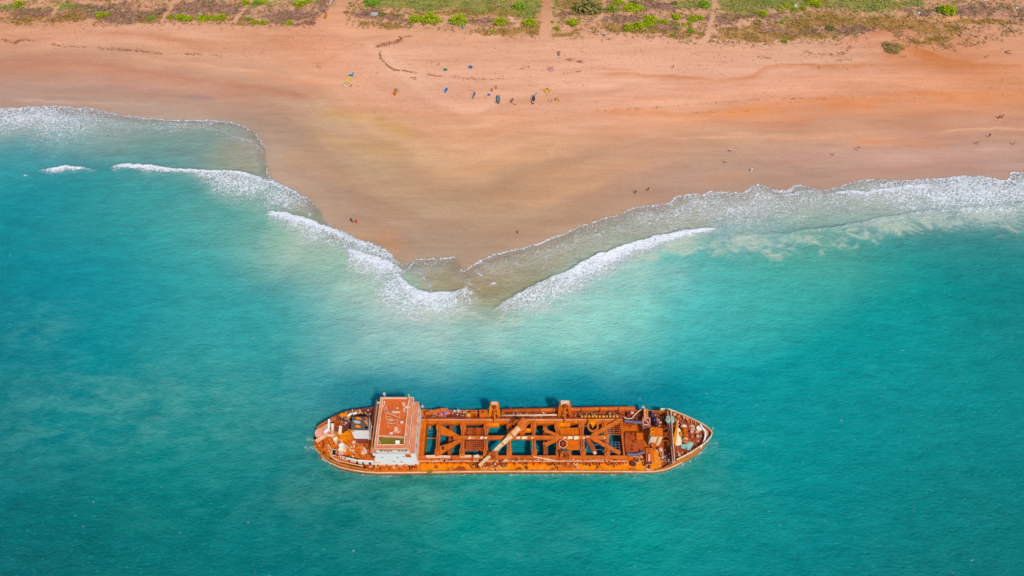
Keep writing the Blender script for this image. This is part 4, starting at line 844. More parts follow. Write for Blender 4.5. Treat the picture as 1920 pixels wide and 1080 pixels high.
m = MB()
litter(640, 700, 832, 858, 4.62, 14); litter(600, 640, 832, 866, 3.42, 14); litter(640, 780, 872, 882, 2.7, 30, .1, .4); litter(1170, 1210, 850, 872, 2.42, 14); litter(785, 797, 780, 862, 2.44, 16); litter(1174, 1206, 812, 846, 4.92, 8, .08, .3); litter(940, 1200, 771, 784, 2.42, 60); litter(800, 900, 768, 783, 2.42, 30); litter(604, 695, 770, 800, 4.62, 60); litter(800, 1160, 858, 866, 3.92, 60, .06, .25)
o = S(m, 'crevice_scrap', 'crevice'); o['kind'] = 'stuff'  # dark clutter, its colour also standing in for shaded crevices
# ------------------------------------------------------------------ bridge tower
TY0, TY1 = 72.2, 86.3; BX0, BX1, BY0, BY1 = -34.75, -26.3, 71.75, 86.1
mb = MB(); mb.box(X_T0, X_T1, TY0, TY1, 2.2, 11.0); tower = S(mb, 'bridge_tower', 'white')
mb = MB(); mb.box(X_T0-.25, X_T1+.02, TY0-.45, TY1+.1, 11.0, 11.25); S(mb, 'tower_ledge', 'edge', tower)
mb = MB(); mb.box(BX0, BX1, BY0, BY1, 11.25, 13.5); wheel = S(mb, 'wheelhouse', 'whiteband', tower)
mb = MB(); mb.box(BX0+.003, BX1-.003, BY0+3.4, BY1-.003, 13.5, 13.75); S(mb, 'roof', 'roof', wheel)
for P_ in ([(BX0-.2, BY0-.15), (BX0-.2, BY1), (BX1+.1, BY1), (BX1+.1, BY0-.15), (BX0-.2, BY0-.15)], [(BX0+.4, BY0+1.0), (BX0+.4, BY1-.3), (-27.5, BY1-.3), (-27.5, BY0+1.0), (BX0+.4, BY0+1.0)]):
    for a, b in zip(P_[:-1], P_[1:]): mb = MB(); mb.tube([(a[0], a[1], 14.3), (b[0], b[1], 14.3)], .13, 6); S(mb, 'roof_rail', 'palerim', wheel)
mb = MB(); mb.box(BX0+.5, -27.55, BY0+1.0, BY0+3.4, 13.5, 13.56); S(mb, 'flooded_well', 'slime', wheel)
mb = MB(); mb.prism([(BX0+.4, BY0+3.75), (BX0+.4, BY0+3.35), (-27.5, BY0+2.85), (-27.5, BY0+3.3)], 13.56, 14.05); S(mb, 'well_edge', 'pink', wheel)
mb = MB(); mb.box(BX0-.25, BX0+.4, BY0-.2, BY1+.1, 13.5, 14.25); mb.box(BX0+.4, BX1+.15, BY1-.3, BY1+.1, 13.5, 14.25); mb.box(BX0+.4, BX1+.15, BY0-.2, BY0+1.0, 13.5, 14.1); mb.box(-27.5, -27.2, BY0+1.0, BY1-.3, 13.5, 14.3); S(mb, 'parapet', 'edge', wheel)
mb = MB(); mb.box(-27.2, BX1+.15, BY0+1.0, BY1-.3, 13.5, 13.95); S(mb, 'wing_strip', 'edge', wheel)
mb = MB(); mb.box(BX1-.05, BX1+.25, BY0-.2, BY1+.1, 13.4, 13.8)
for k, (a, b) in enumerate([(0.9, 1.8), (2.0, 2.5), (2.7, 3.3), (3.5, 4.2), (5.6, 6.3), (6.5, 7.1), (7.3, 8.0)]):
    mb = MB(); mb.box(BX0+a, BX0+b, BY0-.06, BY0+.02, 12.45, 12.95); S(mb, 'window', 'glass', wheel)
for k in range(9):
    mb = MB(); y = BY0+1+k*1.42; mb.box(BX1-.02, BX1+.06, y, y+.95, 12.1, 13.0); S(mb, 'window', 'glass', wheel)
for a, z in ((1.0, 9.9), (2.0, 7.4), (5.9, 7.4), (7.6, 7.9), (8.2, 10.0), (4.6, 4.6), (6.6, 4.4)):
    mb = MB(); mb.box(X_T0+a, X_T0+a+.55, TY0-.05, TY0+.02, z, z+.3); S(mb, 'porthole', 'glass', tower)
mb = MB(); mb.box(X_T1-2.6, X_T1-1.2, TY0-.07, TY0+.02, 7.6, 9.6); S(mb, 'rusted_panel', 'orange', tower)
for y in (74.5, 77.6, 80.6, 83.6):
    mb = MB(); mb.box(X_T1-.02, X_T1+.06, y, y+.8, 8.2, 9.2); S(mb, 'window', 'glass', tower)
mb = MB(); mb.box(X_T1-.02, X_T1+.04, TY0+.4, TY1-.4, 2.5, 10.9); S(mb, 'streaked_side', 'whiteband', tower)
mb = MB(); mb.box(X_T1-.02, X_T1+.07, 78.3, 79.4, 2.45, 4.6); S(mb, 'door', 'brown', tower)
mb = MB(); mb.tube([W(722.6, 746, 14), W(720.5, 739.5, 17)], .16, 6); ma = S(mb, 'mast', 'palerim', wheel); mb = MB(); mb.dome(W(720.3, 738.6, 17.2), .45, .45, .55, 10, 6, 0, True); S(mb, 'radar_dome', 'grey', ma)
mb = MB(); mb.tube([W(767.5, 753, 14.2), W(766.5, 740, 18)], .17, 6); S(mb, 'mast', 'palerim', wheel)
m = MB(); z = 13.95
for a, b in (((240, 180), (225, 260)), ((225, 260), (255, 370)), ((240, 180), (270, 270)), ((255, 260), (430, 352)), ((270, 290), (420, 345)), ((320, 268), (428, 266)), ((428, 266), (430, 350)), ((330, 285), (428, 285)), ((240, 230), (262, 235)), ((232, 280), (275, 290)), ((245, 330), (290, 330)), ((280, 385), (400, 372)), ((280, 385), (275, 470)), ((385, 415), (415, 470)), ((290, 425), (400, 415)), ((405, 375), (390, 425)), ((300, 330), (330, 390)), ((210, 215), (260, 215)), ((255, 370), (340, 365))):
    m.beam(W(690+a[0]/7.2, 735+a[1]/7.2, z+rnd.random()*.4), W(690+b[0]/7.2, 735+b[1]/7.2, z+rnd.random()*.4), .10, .10)
S(m, 'fallen_mast', 'palerim', wheel)
m = MB(); x, y, _ = W(742, 773.5, 14); m.prism([W(734.5, 771, 14)[:2], W(749, 771.5, 14)[:2], W(749, 774, 14)[:2], W(736, 773.5, 14)[:2]], 13.76, 14.1); S(m, 'radar_scanner', 'pale', wheel)
for u, v, r in ((753, 792, .45), (733.5, 812.5, .4), (761, 815, .4), (764, 764, .6), (745, 765, .25), (709, 755, .3)):
    m = MB(); m.dome((*W(u, v, 13.76)[:2], 13.76), r, r*.8, r, 8, 4, .25); S(m, 'roof_vent', 'pale', wheel)
m = MB(); m.prism([W(742, 827.5, 14)[:2], W(749.5, 827.5, 14)[:2], W(749.5, 833, 14)[:2], W(742, 833, 14)[:2]], 13.57, 14.5); S(m, 'roof_locker', 'white', wheel)
m = MB(); m.beam(W(710, 825, 14.2), W(715, 834, 14), .14, .14); S(m, 'loose_strut', 'palerim', wheel)
def rail(P, z0, h, name='railing', mat='palerim', parent=None, r=.08):
    m = MB(); Q = [W(u, v, z0) for u, v in P]
    for f in (1.0, .55): m.tube([(q[0], q[1], z0+h*f) for q in Q], r, 5)
    for a, b in zip(Q[:-1], Q[1:]):
        n = max(1, int(math.hypot(b[0]-a[0], b[1]-a[1])/1.6))
        for k in range(n): t = k/n; x = a[0]+(b[0]-a[0])*t; y = a[1]+(b[1]-a[1])*t; m.tube([(x, y, z0), (x, y, z0+h)], r, 5)
    return S(m, name, mat, parent)
# west side lower bridge deck behind the tower
plate([(698, 785), (704, 755), (711, 752), (703, 858), (695, 857), (697, 815)], 8.2, 8.5, 'bridge_wing_deck', 'plum'); rail([(707, 753), (705, 770), (703, 792)], 8.5, 1.0); rail([(697.5, 800), (695, 824)], 8.5, 1.0)
mb = MB(); mb.tube([W(699.5, 824, 8.6), W(697.5, 850, 8.4)], .22, 7); mb.dome(W(699.5, 824, 8.8), .5, .5, .4, 9, 4); S(mb, 'searchlight_post', 'palerim')
plate([(700, 864.5), (712, 864), (712, 867), (700, 867)], 4.6, 5.0, 'step', 'palerim'); 
# ------------------------------------------------------------------ poop deck, engine casing, stern
PP = [(708, 865), (671, 863.5), (637, 855), (636, 838), (628, 818), (613, 813), (593, 825)]
north = [(x, YC+hb(x)-.22) for x in XS if -53.2 < x < X_T0-.01]
poly = [W(u, v, 4.6)[:2] for u, v in PP]+north+[(X_T0, YC+hb(X_T0)-.22)]
poly[0] = (X_T0, poly[0][1])
mb = MB(); mb.prism(poly, 4.3, 4.6); S(mb, 'poop_deck', 'orange')
plate([(606, 800), (618, 787), (652, 773), (693, 764), (700, 766), (694, 806), (660, 808), (640, 812), (618, 806)], 4.61, 4.63, 'worn_plating', 'plum')
def wall(P, z0, z1, t, name, mat, parent=None):
    m = MB()
    for a, b in zip(P[:-1], P[1:]): m.beam((a[0], a[1], (z0+z1)/2), (b[0], b[1], (z0+z1)/2), t, z1-z0)
    return S(m, name, mat, parent)
wq = [W(u, v, 4.6)[:2] for u, v in PP]
pw = wall([(X_T0, wq[0][1]), wq[1], wq[2]], 2.3, 4.75, .2, 'poop_side_wall', 'white')
wall(wq[2:], 2.6, 4.7, .2, 'poop_front_wall', 'orange')
for u, v, du in ((670, 867.5, 2.6), (681, 868.5, 1.5), (694, 869, 3.0), (655, 863.5, 1.2)):
    mb = MB(); x, y, _ = W(u, v, 3.4); mb.box(x-du*.08, x+du*.08, y-.25, y+.3, 2.7, 4.0); S(mb, 'doorway', 'black', pw)
for u in (673.5, 696.5): 
    mb = MB(); x, y, _ = W(u, 871, 2.6); mb.beam((x, y, 2.6), (x, y-1.0, 2.5), .9, .12); S(mb, 'open_door', 'bright', pw)
rail([(612, 806), (627, 816), (640, 829), (657, 844), (668, 853)], 4.62, 1.0, r=.1); rail([(637, 855), (671, 863)], 4.62, .9, mat='plum'); rail([(671, 863.5), (684, 862), (697, 852)], 4.62, .9, mat='beam')
ca = [W(u, v, 10.8) for u, v in ((660.5, 781), (692, 781.5), (690.5, 806.5), (657.5, 806))]
mb = MB(); mb.prism([p[:2] for p in ca], 4.62, 10.6); cas = S(mb, 'engine_casing', 'white')
mb = MB(); mb.prism([p[:2] for p in ca], 10.602, 10.8); S(mb, 'casing_roof', 'dark', cas)
for (u, v, a, mt, rx, ry) in ((672, 784.5, -.25, 'bright', .95, .42), (669, 791, -.2, 'grey', 1.15, .55), (670.5, 799.5, -.2, 'bright', .9, .42), (686, 784, -.5, 'orange', .6, .25), (687, 787, -.5, 'orange', .6, .22), (686, 790.5, -.5, 'grey', .6, .25), (687, 794, -.5, 'bright', .6, .22), (688, 797.5, -.6, 'orange', .5, .2), (687.5, 802, .2, 'black', .4, .35)):
    mb = MB(); mb.dome((*W(u, v, 10.9)[:2], 10.8), rx, ry, .7, 12, 5, 0, False, a); S(mb, 'exhaust_cowl', mt, cas, smooth=True)
plate([(657.5, 806), (664, 806.5), (664, 809), (658, 809)], 10.3, 10.62, 'rusted_corner', 'yellow', cas)
mb = MB(); x0, y0, _ = W(664, 826.5, 4.8); x1 = W(690, 826.5, 4.8)[0]; mb.box(x0, x1, y0-.7, y0+.35, 4.62, 5.4); S(mb, 'casing_bench', 'plum')
mb = MB(); mb.tube([W(660.5, 829.5, 5.2), W(667, 828, 5.2)], .5, 9); S(mb, 'cable_drum', 'pink')
for P_ in ([(621, 794), (626, 794), (625, 809), (621, 808)], [(636, 798.5), (641, 798.5), (640, 815), (634, 813)]): plate(P_, 4.62, 5.3, 'timber_hatch', 'cream')
for a, b in (((652, 780), (659.5, 775.5)), ((661.5, 777), (669, 773.5))):
    mb = MB(); mb.tube([W(*a, 5.5), W(*b, 5.5)], .45, 10); S(mb, 'gas_drum', 'pale')
mb = MB(); mb.beam(W(643, 777, 5.4), W(658, 783, 5.6), .45, .4); mb.beam(W(645, 780, 5.4), W(650, 772, 6.2), .5, .4); mb.beam(W(638, 780, 5.2), W(644, 776, 5.6), .8, .5); S(mb, 'mooring_davit', 'bright')
mb = MB(); mb.torus(W(633.5, 794, 5.2), .8, .28, .3); mb.cyl(*W(633.5, 794, 5)[:2], 4.62, 5.5, .5); S(mb, 'mooring_winch', 'brown')
mb = MB(); mb.tube([W(651.5, 785, 5.2), W(658, 793, 5.0)], .13, 6); S(mb, 'loose_pipe', 'grey')
for k, (u, v) in enumerate(((629, 786), (634, 783.5), (671, 771), (679, 769.5), (623, 786))): 
    mb = MB(); x, y, _ = W(u, v, 5.2); mb.cyl(x, y, 4.62, 5.4, .4, 9); S(mb, 'bollard', 'plum' if k % 2 else 'orange')
# pink stern platform with its white bulwark
mb = MB(); st = [W(u, v, 5.6)[:2] for u, v in ((590, 812), (592, 806), (606, 799), (617, 792), (619, 806), (609, 812), (597, 818.5), (591.5, 818))]
mb.prism(st, 4.62, 5.6); stp = S(mb, 'stern_platform', 'pink')
mb = MB(); mb.beam(W(617.5, 787, 6.0), W(616.5, 804, 6.0), .5, .8); mb.beam(W(616.5, 804, 6.0), W(608, 812, 6.0), .5, .8); S(mb, 'platform_bulwark', 'white', stp)
mb = MB(); mb.beam(W(594, 803, 5.7), W(614, 789, 5.7), .35, .4); mb.beam(W(596, 801.5, 6.2), W(606, 794, 6.2), .5, .3); S(mb, 'stern_roller', 'beam', stp)
mb = MB(); mb.beam(W(592, 828, 4.7), W(612, 815.5, 4.7), .9, .5); mb.beam(W(612, 815.5, 4.7), W(626, 818, 4.7), .6, .5); S(mb, 'stern_coaming', 'palerim')
# lower aft deck
p = plate([(623, 842), (630.5, 842), (630, 854), (622, 853.5)], 3.35, 3.8, 'deck_hatch', 'palerim'); plate([(623.8, 843.5), (629.7, 843.5), (629.2, 853), (622.8, 852.6)], 3.8, 3.82, 'open_hatch', 'black', p)
for u, v, r, mt in ((640.3, 836, .72, 'pale'), (639.6, 843.5, .72, 'cream'), (639.8, 851, .7, 'pink'), (629, 824, .6, 'cream')):
    mb = MB(); x, y, _ = W(u, v, 5.0); mb.cyl(x, y, 4.62 if u > 637 else 3.4, 5.4, r, 14); mb.cyl(x, y, 5.4, 5.46, r*.85, 14); S(mb, 'raft_canister', mt)
m = MB()
for P_ in ([(615, 830), (615, 841), (619, 847), (621, 855), (639, 870)], [(615, 831), (621, 843)], [(603, 859), (612, 866)], [(614, 864), (619.5, 869.5)]):
    m.tube([W(u, v, 3.7) for u, v in P_], .12, 6)
S(m, 'mooring_rope', 'palerim')
for u, v in ((605, 826), (607, 832), (614.5, 829.5), (601, 857.5), (639.5, 873), (688, 878), (647, 873)):
    mb = MB(); x, y, _ = W(u, v, 3.6); mb.cyl(x, y, deck_z(x), deck_z(x)+.9, .28, 8); S(mb, 'bollard', 'brown' if u < 610 else 'beam')
mb = MB(); mb.tube([W(588, 836, 3), W(593, 844, 4.2)], .16, 6); S(mb, 'rudder_post', 'palerim')
mb = MB(); mb.tube([(x, YC-hb(x)+1.1, deck_z(x)+.7) for x in XS if -50 < x < -38], .13, 6); mb.tube([(x, YC-hb(x)+1.9, deck_z(x)+.3) for x in XS if -46 < x < -26], .13, 6); S(mb, 'deck_pipe', 'palerim')
for u in (656, 664, 672, 680, 688, 698, 712, 730, 748, 770):
    mb = MB(); x = W(u, 880, 3)[0]; y = YC-hb(x)+.9; mb.box(x-.3, x+.3, y-.25, y+.15, deck_z(x), deck_z(x)+.5); S(mb, 'freeing_port', 'brown')
rail([(782, 872), (796, 864), (812, 862)], 2.42, 1.0); 
# ------------------------------------------------------------------ fore part
fp = plate([(1172, 811), (1203, 811), (1207, 830), (1207, 845), (1174, 849), (1171, 830)], 2.42, 4.9, 'pump_room_top', 'brown')
plate([(1193, 811.5), (1206, 811.5), (1206, 823.5), (1193.5, 824)], 4.9, 5.35, 'hatch_cover', 'orange', fp)
for P_ in ([(1170.5, 789), (1180, 790.5), (1192, 792), (1203, 792.5)], [(1175, 851.5), (1188, 852.5), (1199, 850.5), (1208, 847.5)]):
    mb = MB(); c = catmull([W(u, v, 5.0) for u, v in P_], 5); mb.tube([tuple(q) for q in c], .42, 9); S(mb, 'hose', 'hose', smooth=True)
mb = MB(); mb.tube([W(1171, 784, 3.2), W(1178, 785, 3.2), W(1185, 784, 3.2), W(1190, 778, 3.2), W(1196, 772, 3.4), W(1203, 767, 3.4)], .16, 6); S(mb, 'rope', 'palerim')
mb = MB(); x, y, _ = W(1187, 869.5, 3); mb.torus((x, y, 3.0), .62, .25, .0, 14, 6); mb.cyl(x, y, 2.42, 3.3, .35); S(mb, 'anchor_winch', 'plum')
m = MB()
for a, b in (((1206, 783), (1206, 803)), ((1218, 783), (1218, 803)), ((1206, 784), (1218, 784)), ((1206, 797), (1218, 796)), ((1206, 803), (1218, 800)), ((1206, 784), (1218, 796))): m.beam(W(*a, 4.6), W(*b, 4.6), .35, .35)
for a in ((1206, 784), (1218, 784), (1206, 802), (1218, 800)): q = W(*a, 4.6); m.beam((q[0], q[1], 2.4), q, .3, .3)
wf = S(m, 'winch_frame', 'pink')
mb = MB(); mb.tube([W(1207.5, 790, 3.6), W(1216.5, 790, 3.6)], .8, 12); mb.tube([W(1210, 800, 3.6), W(1219, 798, 3.6)], .6, 12); S(mb, 'winch_drum', 'red', wf)
mb = MB(); mb.beam(W(1211, 767, 4.4), W(1211.5, 783, 4.4), 1.1, .35); o = S(mb, 'gangway', 'bright'); 
for d in (-1, 1): mb = MB(); mb.tube([W(1211+d*3.2, 767, 4.9), W(1211+d*3.2, 783, 4.9)], .1, 6); S(mb, 'handrail', 'palerim', o)
for a, b in (((1218, 772), (1224, 783)), ((1224, 784), (1228, 791)), ((1227.5, 792), (1232, 799))):
    mb = MB(); mb.tube([W(*a, 4.2), W(*b, 4.2)], .62, 10); S(mb, 'tarpaulin_roll', 'navy', smooth=True)
p = plate([(1176, 772), (1182.5, 772), (1182.5, 780), (1176, 780)], 2.42, 3.6, 'valve_box', 'red'); plate([(1177, 773), (1181, 773), (1181, 777), (1177, 777)], 3.6, 3.62, 'opening', 'black', p)
mb = MB(); mb.dome(W(1184, 775, 2.5), .6, .5, .9, 9, 4); S(mb, 'ventilator', 'pink')
dh = [W(u, v, 8.0) for u, v in ((1221.5, 803), (1241.5, 803), (1243, 818.8), (1221, 818.8))]
mb = MB(); mb.prism([p[:2] for p in dh], 2.42, 7.9); dk = S(mb, 'deckhouse', 'cream'); mb = MB(); mb.prism([p[:2] for p in dh], 7.902, 8.05); S(mb, 'deckhouse_roof', 'orange', dk)
x0 = dh[3][0]; x1 = dh[2][0]; y0 = dh[3][1]
mb = MB(); mb.box(x0+1.75, x0+2.2, y0-.05, y0+.03, 2.5, 7.8); S(mb, 'rust_streak', 'bright', dk)
mb = MB(); mb.torus(W(1223, 806, 8.3), .5, .15, 0, 12, 5); mb.torus(W(1223, 813, 8.3), .45, .15, 0, 12, 5); S(mb, 'roof_ring', 'bright', dk)
mb = MB(); x, y, _ = W(1225, 835, 4.2); mb.torus((x, y, 4.4), .5, .2, 0, 12, 5); mb.cyl(x, y, 2.4, 4.4, .3, 8); mb.beam(W(1224, 842, 3.6), W(1230, 836, 4.6), .3, .3); mb.beam(W(1223, 837, 3.6), W(1228, 844, 3.8), .3, .3); S(mb, 'mushroom_vent', 'beam')
mb = MB(); x, y, _ = W(1238.5, 843, 3.4); mb.cyl(x, y, 2.42, 3.6, .5, 10); mb.dome((x, y, 3.6), .65, .65, .35, 10, 3); S(mb, 'mushroom_vent', 'pink')
for u, v in ((1239, 856.5), (1246, 855)): plate([(u-1.8, v-1.3), (u+1.8, v-1.3), (u+1.8, v+1.3), (u-1.8, v+1.3)], 2.42, 2.6, 'scuttle', 'black')
# stair rack on the south side
m = MB()
for s_ in (1212.5, 1221.5): m.beam(W(s_, 840, 4.4), W(s_, 866, 3.2), .35, .3)
for k in range(7): v = 841+k*3.6; m.beam(W(1212.5, v, 4.4-k*.17), W(1221.5, v, 4.4-k*.17), .28, .2)
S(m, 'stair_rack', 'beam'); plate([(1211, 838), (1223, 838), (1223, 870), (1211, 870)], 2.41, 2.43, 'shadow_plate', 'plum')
mb = MB(); mb.beam(W(1217, 851, 4.3), W(1217, 865, 3.7), .55, .4); S(mb, 'stair_tread', 'pink')
m = MB()
for k in range(8): a = W(1207+rnd.random()*14, 866+rnd.random()*12, 2.7); m.beam(a, (a[0]+rnd.uniform(-.9, .9), a[1]+rnd.uniform(-.9, .9), 3.0), .3, .3)
S(m, 'fairlead', 'plum')
for a, b in (((1212, 870), (1214, 880)), ((1211, 880), (1224, 881.5))): mb = MB(); mb.beam(W(*a, 2.6), W(*b, 2.6), .3, .25); S(mb, 'kerb_bar', 'palerim')
m = MB(); 
for a, b in (((1243, 806), (1257, 799)), ((1243, 812), (1258, 812)), ((1244, 818), (1258, 818)), ((1244, 812), (1257, 824)), ((1243, 826), (1258, 827)), ((1244, 820), (1258, 806))): m.beam(W(*a, 4.0), W(*b, 4.6), .16, .16)
S(m, 'lattice_frame', 'beam')
plate([(1252, 828), (1257, 828), (1257, 833), (1252, 833)], 2.4, 4.0, 'locker', 'yellow')
wall([W(1238, 768, 4.0)[:2], W(1254, 768.5, 4.0)[:2]], 2.4, 4.6, .25, 'bulwark_panel', 'cream', hull)
# forecastle
rail([(1256, 771), (1258, 790), (1260, 820), (1262, 850), (1264, 868)], 5.3, 1.0, r=.12)
plate([(1258.5, 838), (1261.5, 838), (1264.5, 869), (1261, 868)], 5.31, 5.7, 'spurling_coaming', 'pink')
plate([(1269, 799), (1277, 806), (1279, 824), (1277.5, 834), (1266.5, 834), (1267, 812)], 5.31, 5.9, 'canvas_cover', 'cream')
mb = MB(); mb.beam(W(1270.5, 790, 6.2), W(1263.5, 832, 6.0), .35, .4, .9, .6); S(mb, 'stowed_boom', 'bright')
m = MB(); a = W(1282.5, 797, 6.3); b = W(1286, 832, 6.3); m.tube([a, b], .35, 9)
for t in (0.2, .34, .56, .7, .86): p0 = np.array(a)+(np.array(b)-np.array(a))*t; d = (np.array(b)-np.array(a))/np.linalg.norm(np.array(b)-np.array(a)); m.tube([tuple(p0-d*.25), tuple(p0+d*.25)], .75, 12)
wl = S(m, 'windlass', 'orange', smooth=False)
for (u, v) in ((1282, 800), (1285, 825.5)): mb = MB(); mb.dome((*W(u, v, 6.2)[:2], 6.0), .85, .72, 1.0, 12, 5); S(mb, 'brake_cover', 'pale', wl, smooth=True)
mb = MB(); mb.dome((*W(1276.5, 815, 6)[:2], 5.9), .5, .8, .6, 9, 4, .2); S(mb, 'chain_heap', 'yellow', wl)
for k, (x_, y_) in enumerate(((215, 190), (270, 235), (370, 235), (420, 265), (440, 312), (490, 475), (580, 475), (500, 550), (590, 545), (290, 850), (335, 815), (435, 820), (485, 800), (330, 345))):
    mb = MB(); x, y, _ = W(1240+x_/8.64, 755+y_/8.64, 5.9); mb.cyl(x, y, 5.3, 5.95, .3, 9); mb.cyl(x, y, 5.95, 6.1, .42, 9); S(mb, 'bollard', ('pink', 'beam', 'pink')[k % 3])
mb = MB(); x, y, _ = W(1311, 803, 5.9); mb.cyl(x, y, 5.3, 5.9, .7, 14); mb.cyl(x, y, 5.9, 6.0, .78, 14); S(mb, 'chain_pipe_lid', 'cream')
c = [W(u, v, 6.2) for u, v in ((1313, 795), (1317, 803), (1322, 810), (1322, 820), (1319, 830), (1314, 839))]; cc = catmull(c, 4)
mb = MB()
for a, b in zip(cc[:-1], cc[1:]): mb.beam((a[0], a[1], 5.9), (b[0], b[1], 5.9), .35, 1.1)
S(mb, 'breakwater', 'white')
mb = MB(); xr = list(np.linspace(51.2, 53.3, 6)); pl = [(q[0]+.2, q[1]) for q in cc if abs(q[1]-YC) < hb(51.2)-.3]+[(float(x), YC-hb(x)+.3) for x in xr]+[(float(x), YC+hb(x)-.3) for x in xr[::-1]]; mb.prism(pl, 5.32, 6.1); S(mb, 'breasthook', 'pink')
mb = MB(); mb.tube([W(1335, 806, 6.8), W(1337, 802, 8.2)], .16, 6); S(mb, 'jackstaff', 'palerim')
m = MB()
for k in range(9): x = 44+k*1.0; m.box(x, x+.15, YC+hb(x)-1.0, YC+hb(x)-.3, 5.3, 6.0)
S(m, 'bulwark_stay_row', 'palerim', hull)
mb = MB(); mb.prism([(x, YC-hb(x)+.3) for x in XS if 40.2 < x < 43]+[(42.9, YC-hb(42.9)+1.5), (41, YC-hb(41)+.6)], 2.4, 3.0); S(mb, 'bulwark_knee', 'palerim', hull)

# peeling paint where the coating still clings
for P_, z in (([(716, 752), (722, 752), (720, 770), (713, 772)], 13.757), ([(754, 755), (764, 753), (763, 775), (757, 772)], 13.757), ([(740, 800), (752, 802), (750, 812), (738, 810)], 13.757)):
    plate(P_, z-.004, z, 'peeling_patch', 'peel', wheel)
for P_ in ([(603, 835), (612, 834), (613, 846), (605, 848)], [(640, 830), (650, 838), (648, 848), (641, 846)], [(676, 840), (686, 838), (688, 850), (678, 852)]):
    plate(P_, 4.604 if P_[0][0] > 636 else 3.42, 4.612 if P_[0][0] > 636 else 3.43, 'peeling_patch', 'orange' if P_[0][0] < 636 else 'peel')
for P_ in ([(1264, 792), (1272, 788), (1276, 797), (1268, 802)], [(1296, 795), (1306, 800), (1304, 812), (1296, 808)], [(1270, 845), (1280, 846), (1276, 858), (1270, 860)]):
    plate(P_, 5.302, 5.31, 'peeling_patch', 'peel')
plate([(1226, 842), (1240, 842), (1240, 880), (1226, 882)], 2.405, 2.414, 'bare_plating', 'bright')
# loose things aboard
def heap(name, label, cat, pts, z, mats, size=.35, n=60, hgt=.7, group=None):
    """a soft heap of cloth or net: folded ribbons over a mound"""
    P = [W(u, v, z) for u, v in pts]; cx = sum(p[0] for p in P)/len(P); cy = sum(p[1] for p in P)/len(P)
    o = empty(name, (cx, cy, z)); tag(o, label, cat, group)
    poly = [(p[0], p[1]) for p in P]; r = max(math.hypot(p[0]-cx, p[1]-cy) for p in P)
    nx = 18; V = {}; m = MB(); L = []
    for i in range(nx):
        for j in range(nx):
            x = cx+(i/(nx-1)*2-1)*r; y = cy+(j/(nx-1)*2-1)*r
            L.append((x, y))
    ins = inside(poly, np.array([q[0] for q in L]), np.array([q[1] for q in L]))
    H = [z+(.06+hgt*max(0, 1-(math.hypot(x-cx, y-cy)/r)**2)*(.35+.9*rnd.random())) if k else z+.02 for (x, y), k in zip(L, ins)]
    F = []
    for i in range(nx-1):
        for j in range(nx-1):
            q = [i*nx+j, (i+1)*nx+j, (i+1)*nx+j+1, i*nx+j+1]
            if sum(bool(ins[k]) for k in q) >= 2: F.append(tuple(q))
    m.add([(x+rnd.uniform(-.1, .1)*r/3, y+rnd.uniform(-.1, .1)*r/3, h) for (x, y), h in zip(L, H)], F)
    m.build('net_mound', mats[0], o)
    for mt in mats[1:]:
        m = MB()
        for k in range(max(3, n//12)):
            t = rnd.random()*6.28; q = rnd.random()*.7*r; x = cx+q*math.cos(t); y = cy+q*math.sin(t); a = rnd.random()*6.28; hh = z+hgt*max(.1, 1-(q/r)**2)+.08
            m.tube([(x, y, hh), (x+size*math.cos(a), y+size*math.sin(a), hh+.08), (x+size*1.8*math.cos(a+.6), y+size*1.8*math.sin(a+.6), hh-.1)], size*.3, 6)
        m.build('net_fold', mt, o)
    return o
heap('rope_net', 'pale turquoise net bunched at the rear rail of the rusty ship foredeck', 'net', [(1248, 787), (1251, 780), (1258, 778.5), (1264, 783), (1264, 792), (1257, 793), (1250, 792)], 5.34, [M['net'], M['palerim']], .4, 40, .7)
heap('rope_net', 'pale turquoise net spread raggedly beside the windlass on the ship foredeck', 'net', [(1276, 835), (1284, 832), (1292, 828), (1301, 829.5), (1297, 838), (1294, 842), (1298, 845), (1293, 847), (1288, 841), (1280, 842)], 5.34, [M['net'], M['palerim']], .4, 40, .5)
heap('fishing_net', 'pink and white net heap on the far side deck of the rusty ship', 'net', [(820, 778), (823, 771), (833, 769.5), (841, 771), (843, 776), (839, 781), (826, 781.5)], 2.5, [plain_mat('pink_net', A4(240, 170, 170), .9, .2, 5, A4(214, 84, 84)), M['grey'], M['red'], plain_mat('violet_cloth', A4(110, 86, 170), .9)], .5, 40, .9)
m = MB(); hp = empty('chain_heap', W(650, 815, 4.62)); tag(hp, 'tangled heap of rusty chain with dark gaps beside the white engine casing', 'chain')
for k in range(75):
    u = 640+rnd.random()*17; v = 826-(u-640)*.9*rnd.random()-rnd.random()*9; v = min(max(v, 801), 826); x, y, _ = W(u, v, 4.9)
    m.torus((x, y, 4.75+rnd.random()*.5), .42, .13, rnd.uniform(-.9, .9), 9, 5, rnd.random()*3)
m.build('chain_links', M['bright'], hp)
m = MB(); m.prism([W(u, v, 4.64)[:2] for u, v in ((639, 826), (641, 812), (650, 804), (657, 800), (659, 812), (654, 827))], 4.63, 4.68); m.build('gap_shade_sheet', M['black'], hp)  # black sheet painted in for the shade in gaps between links
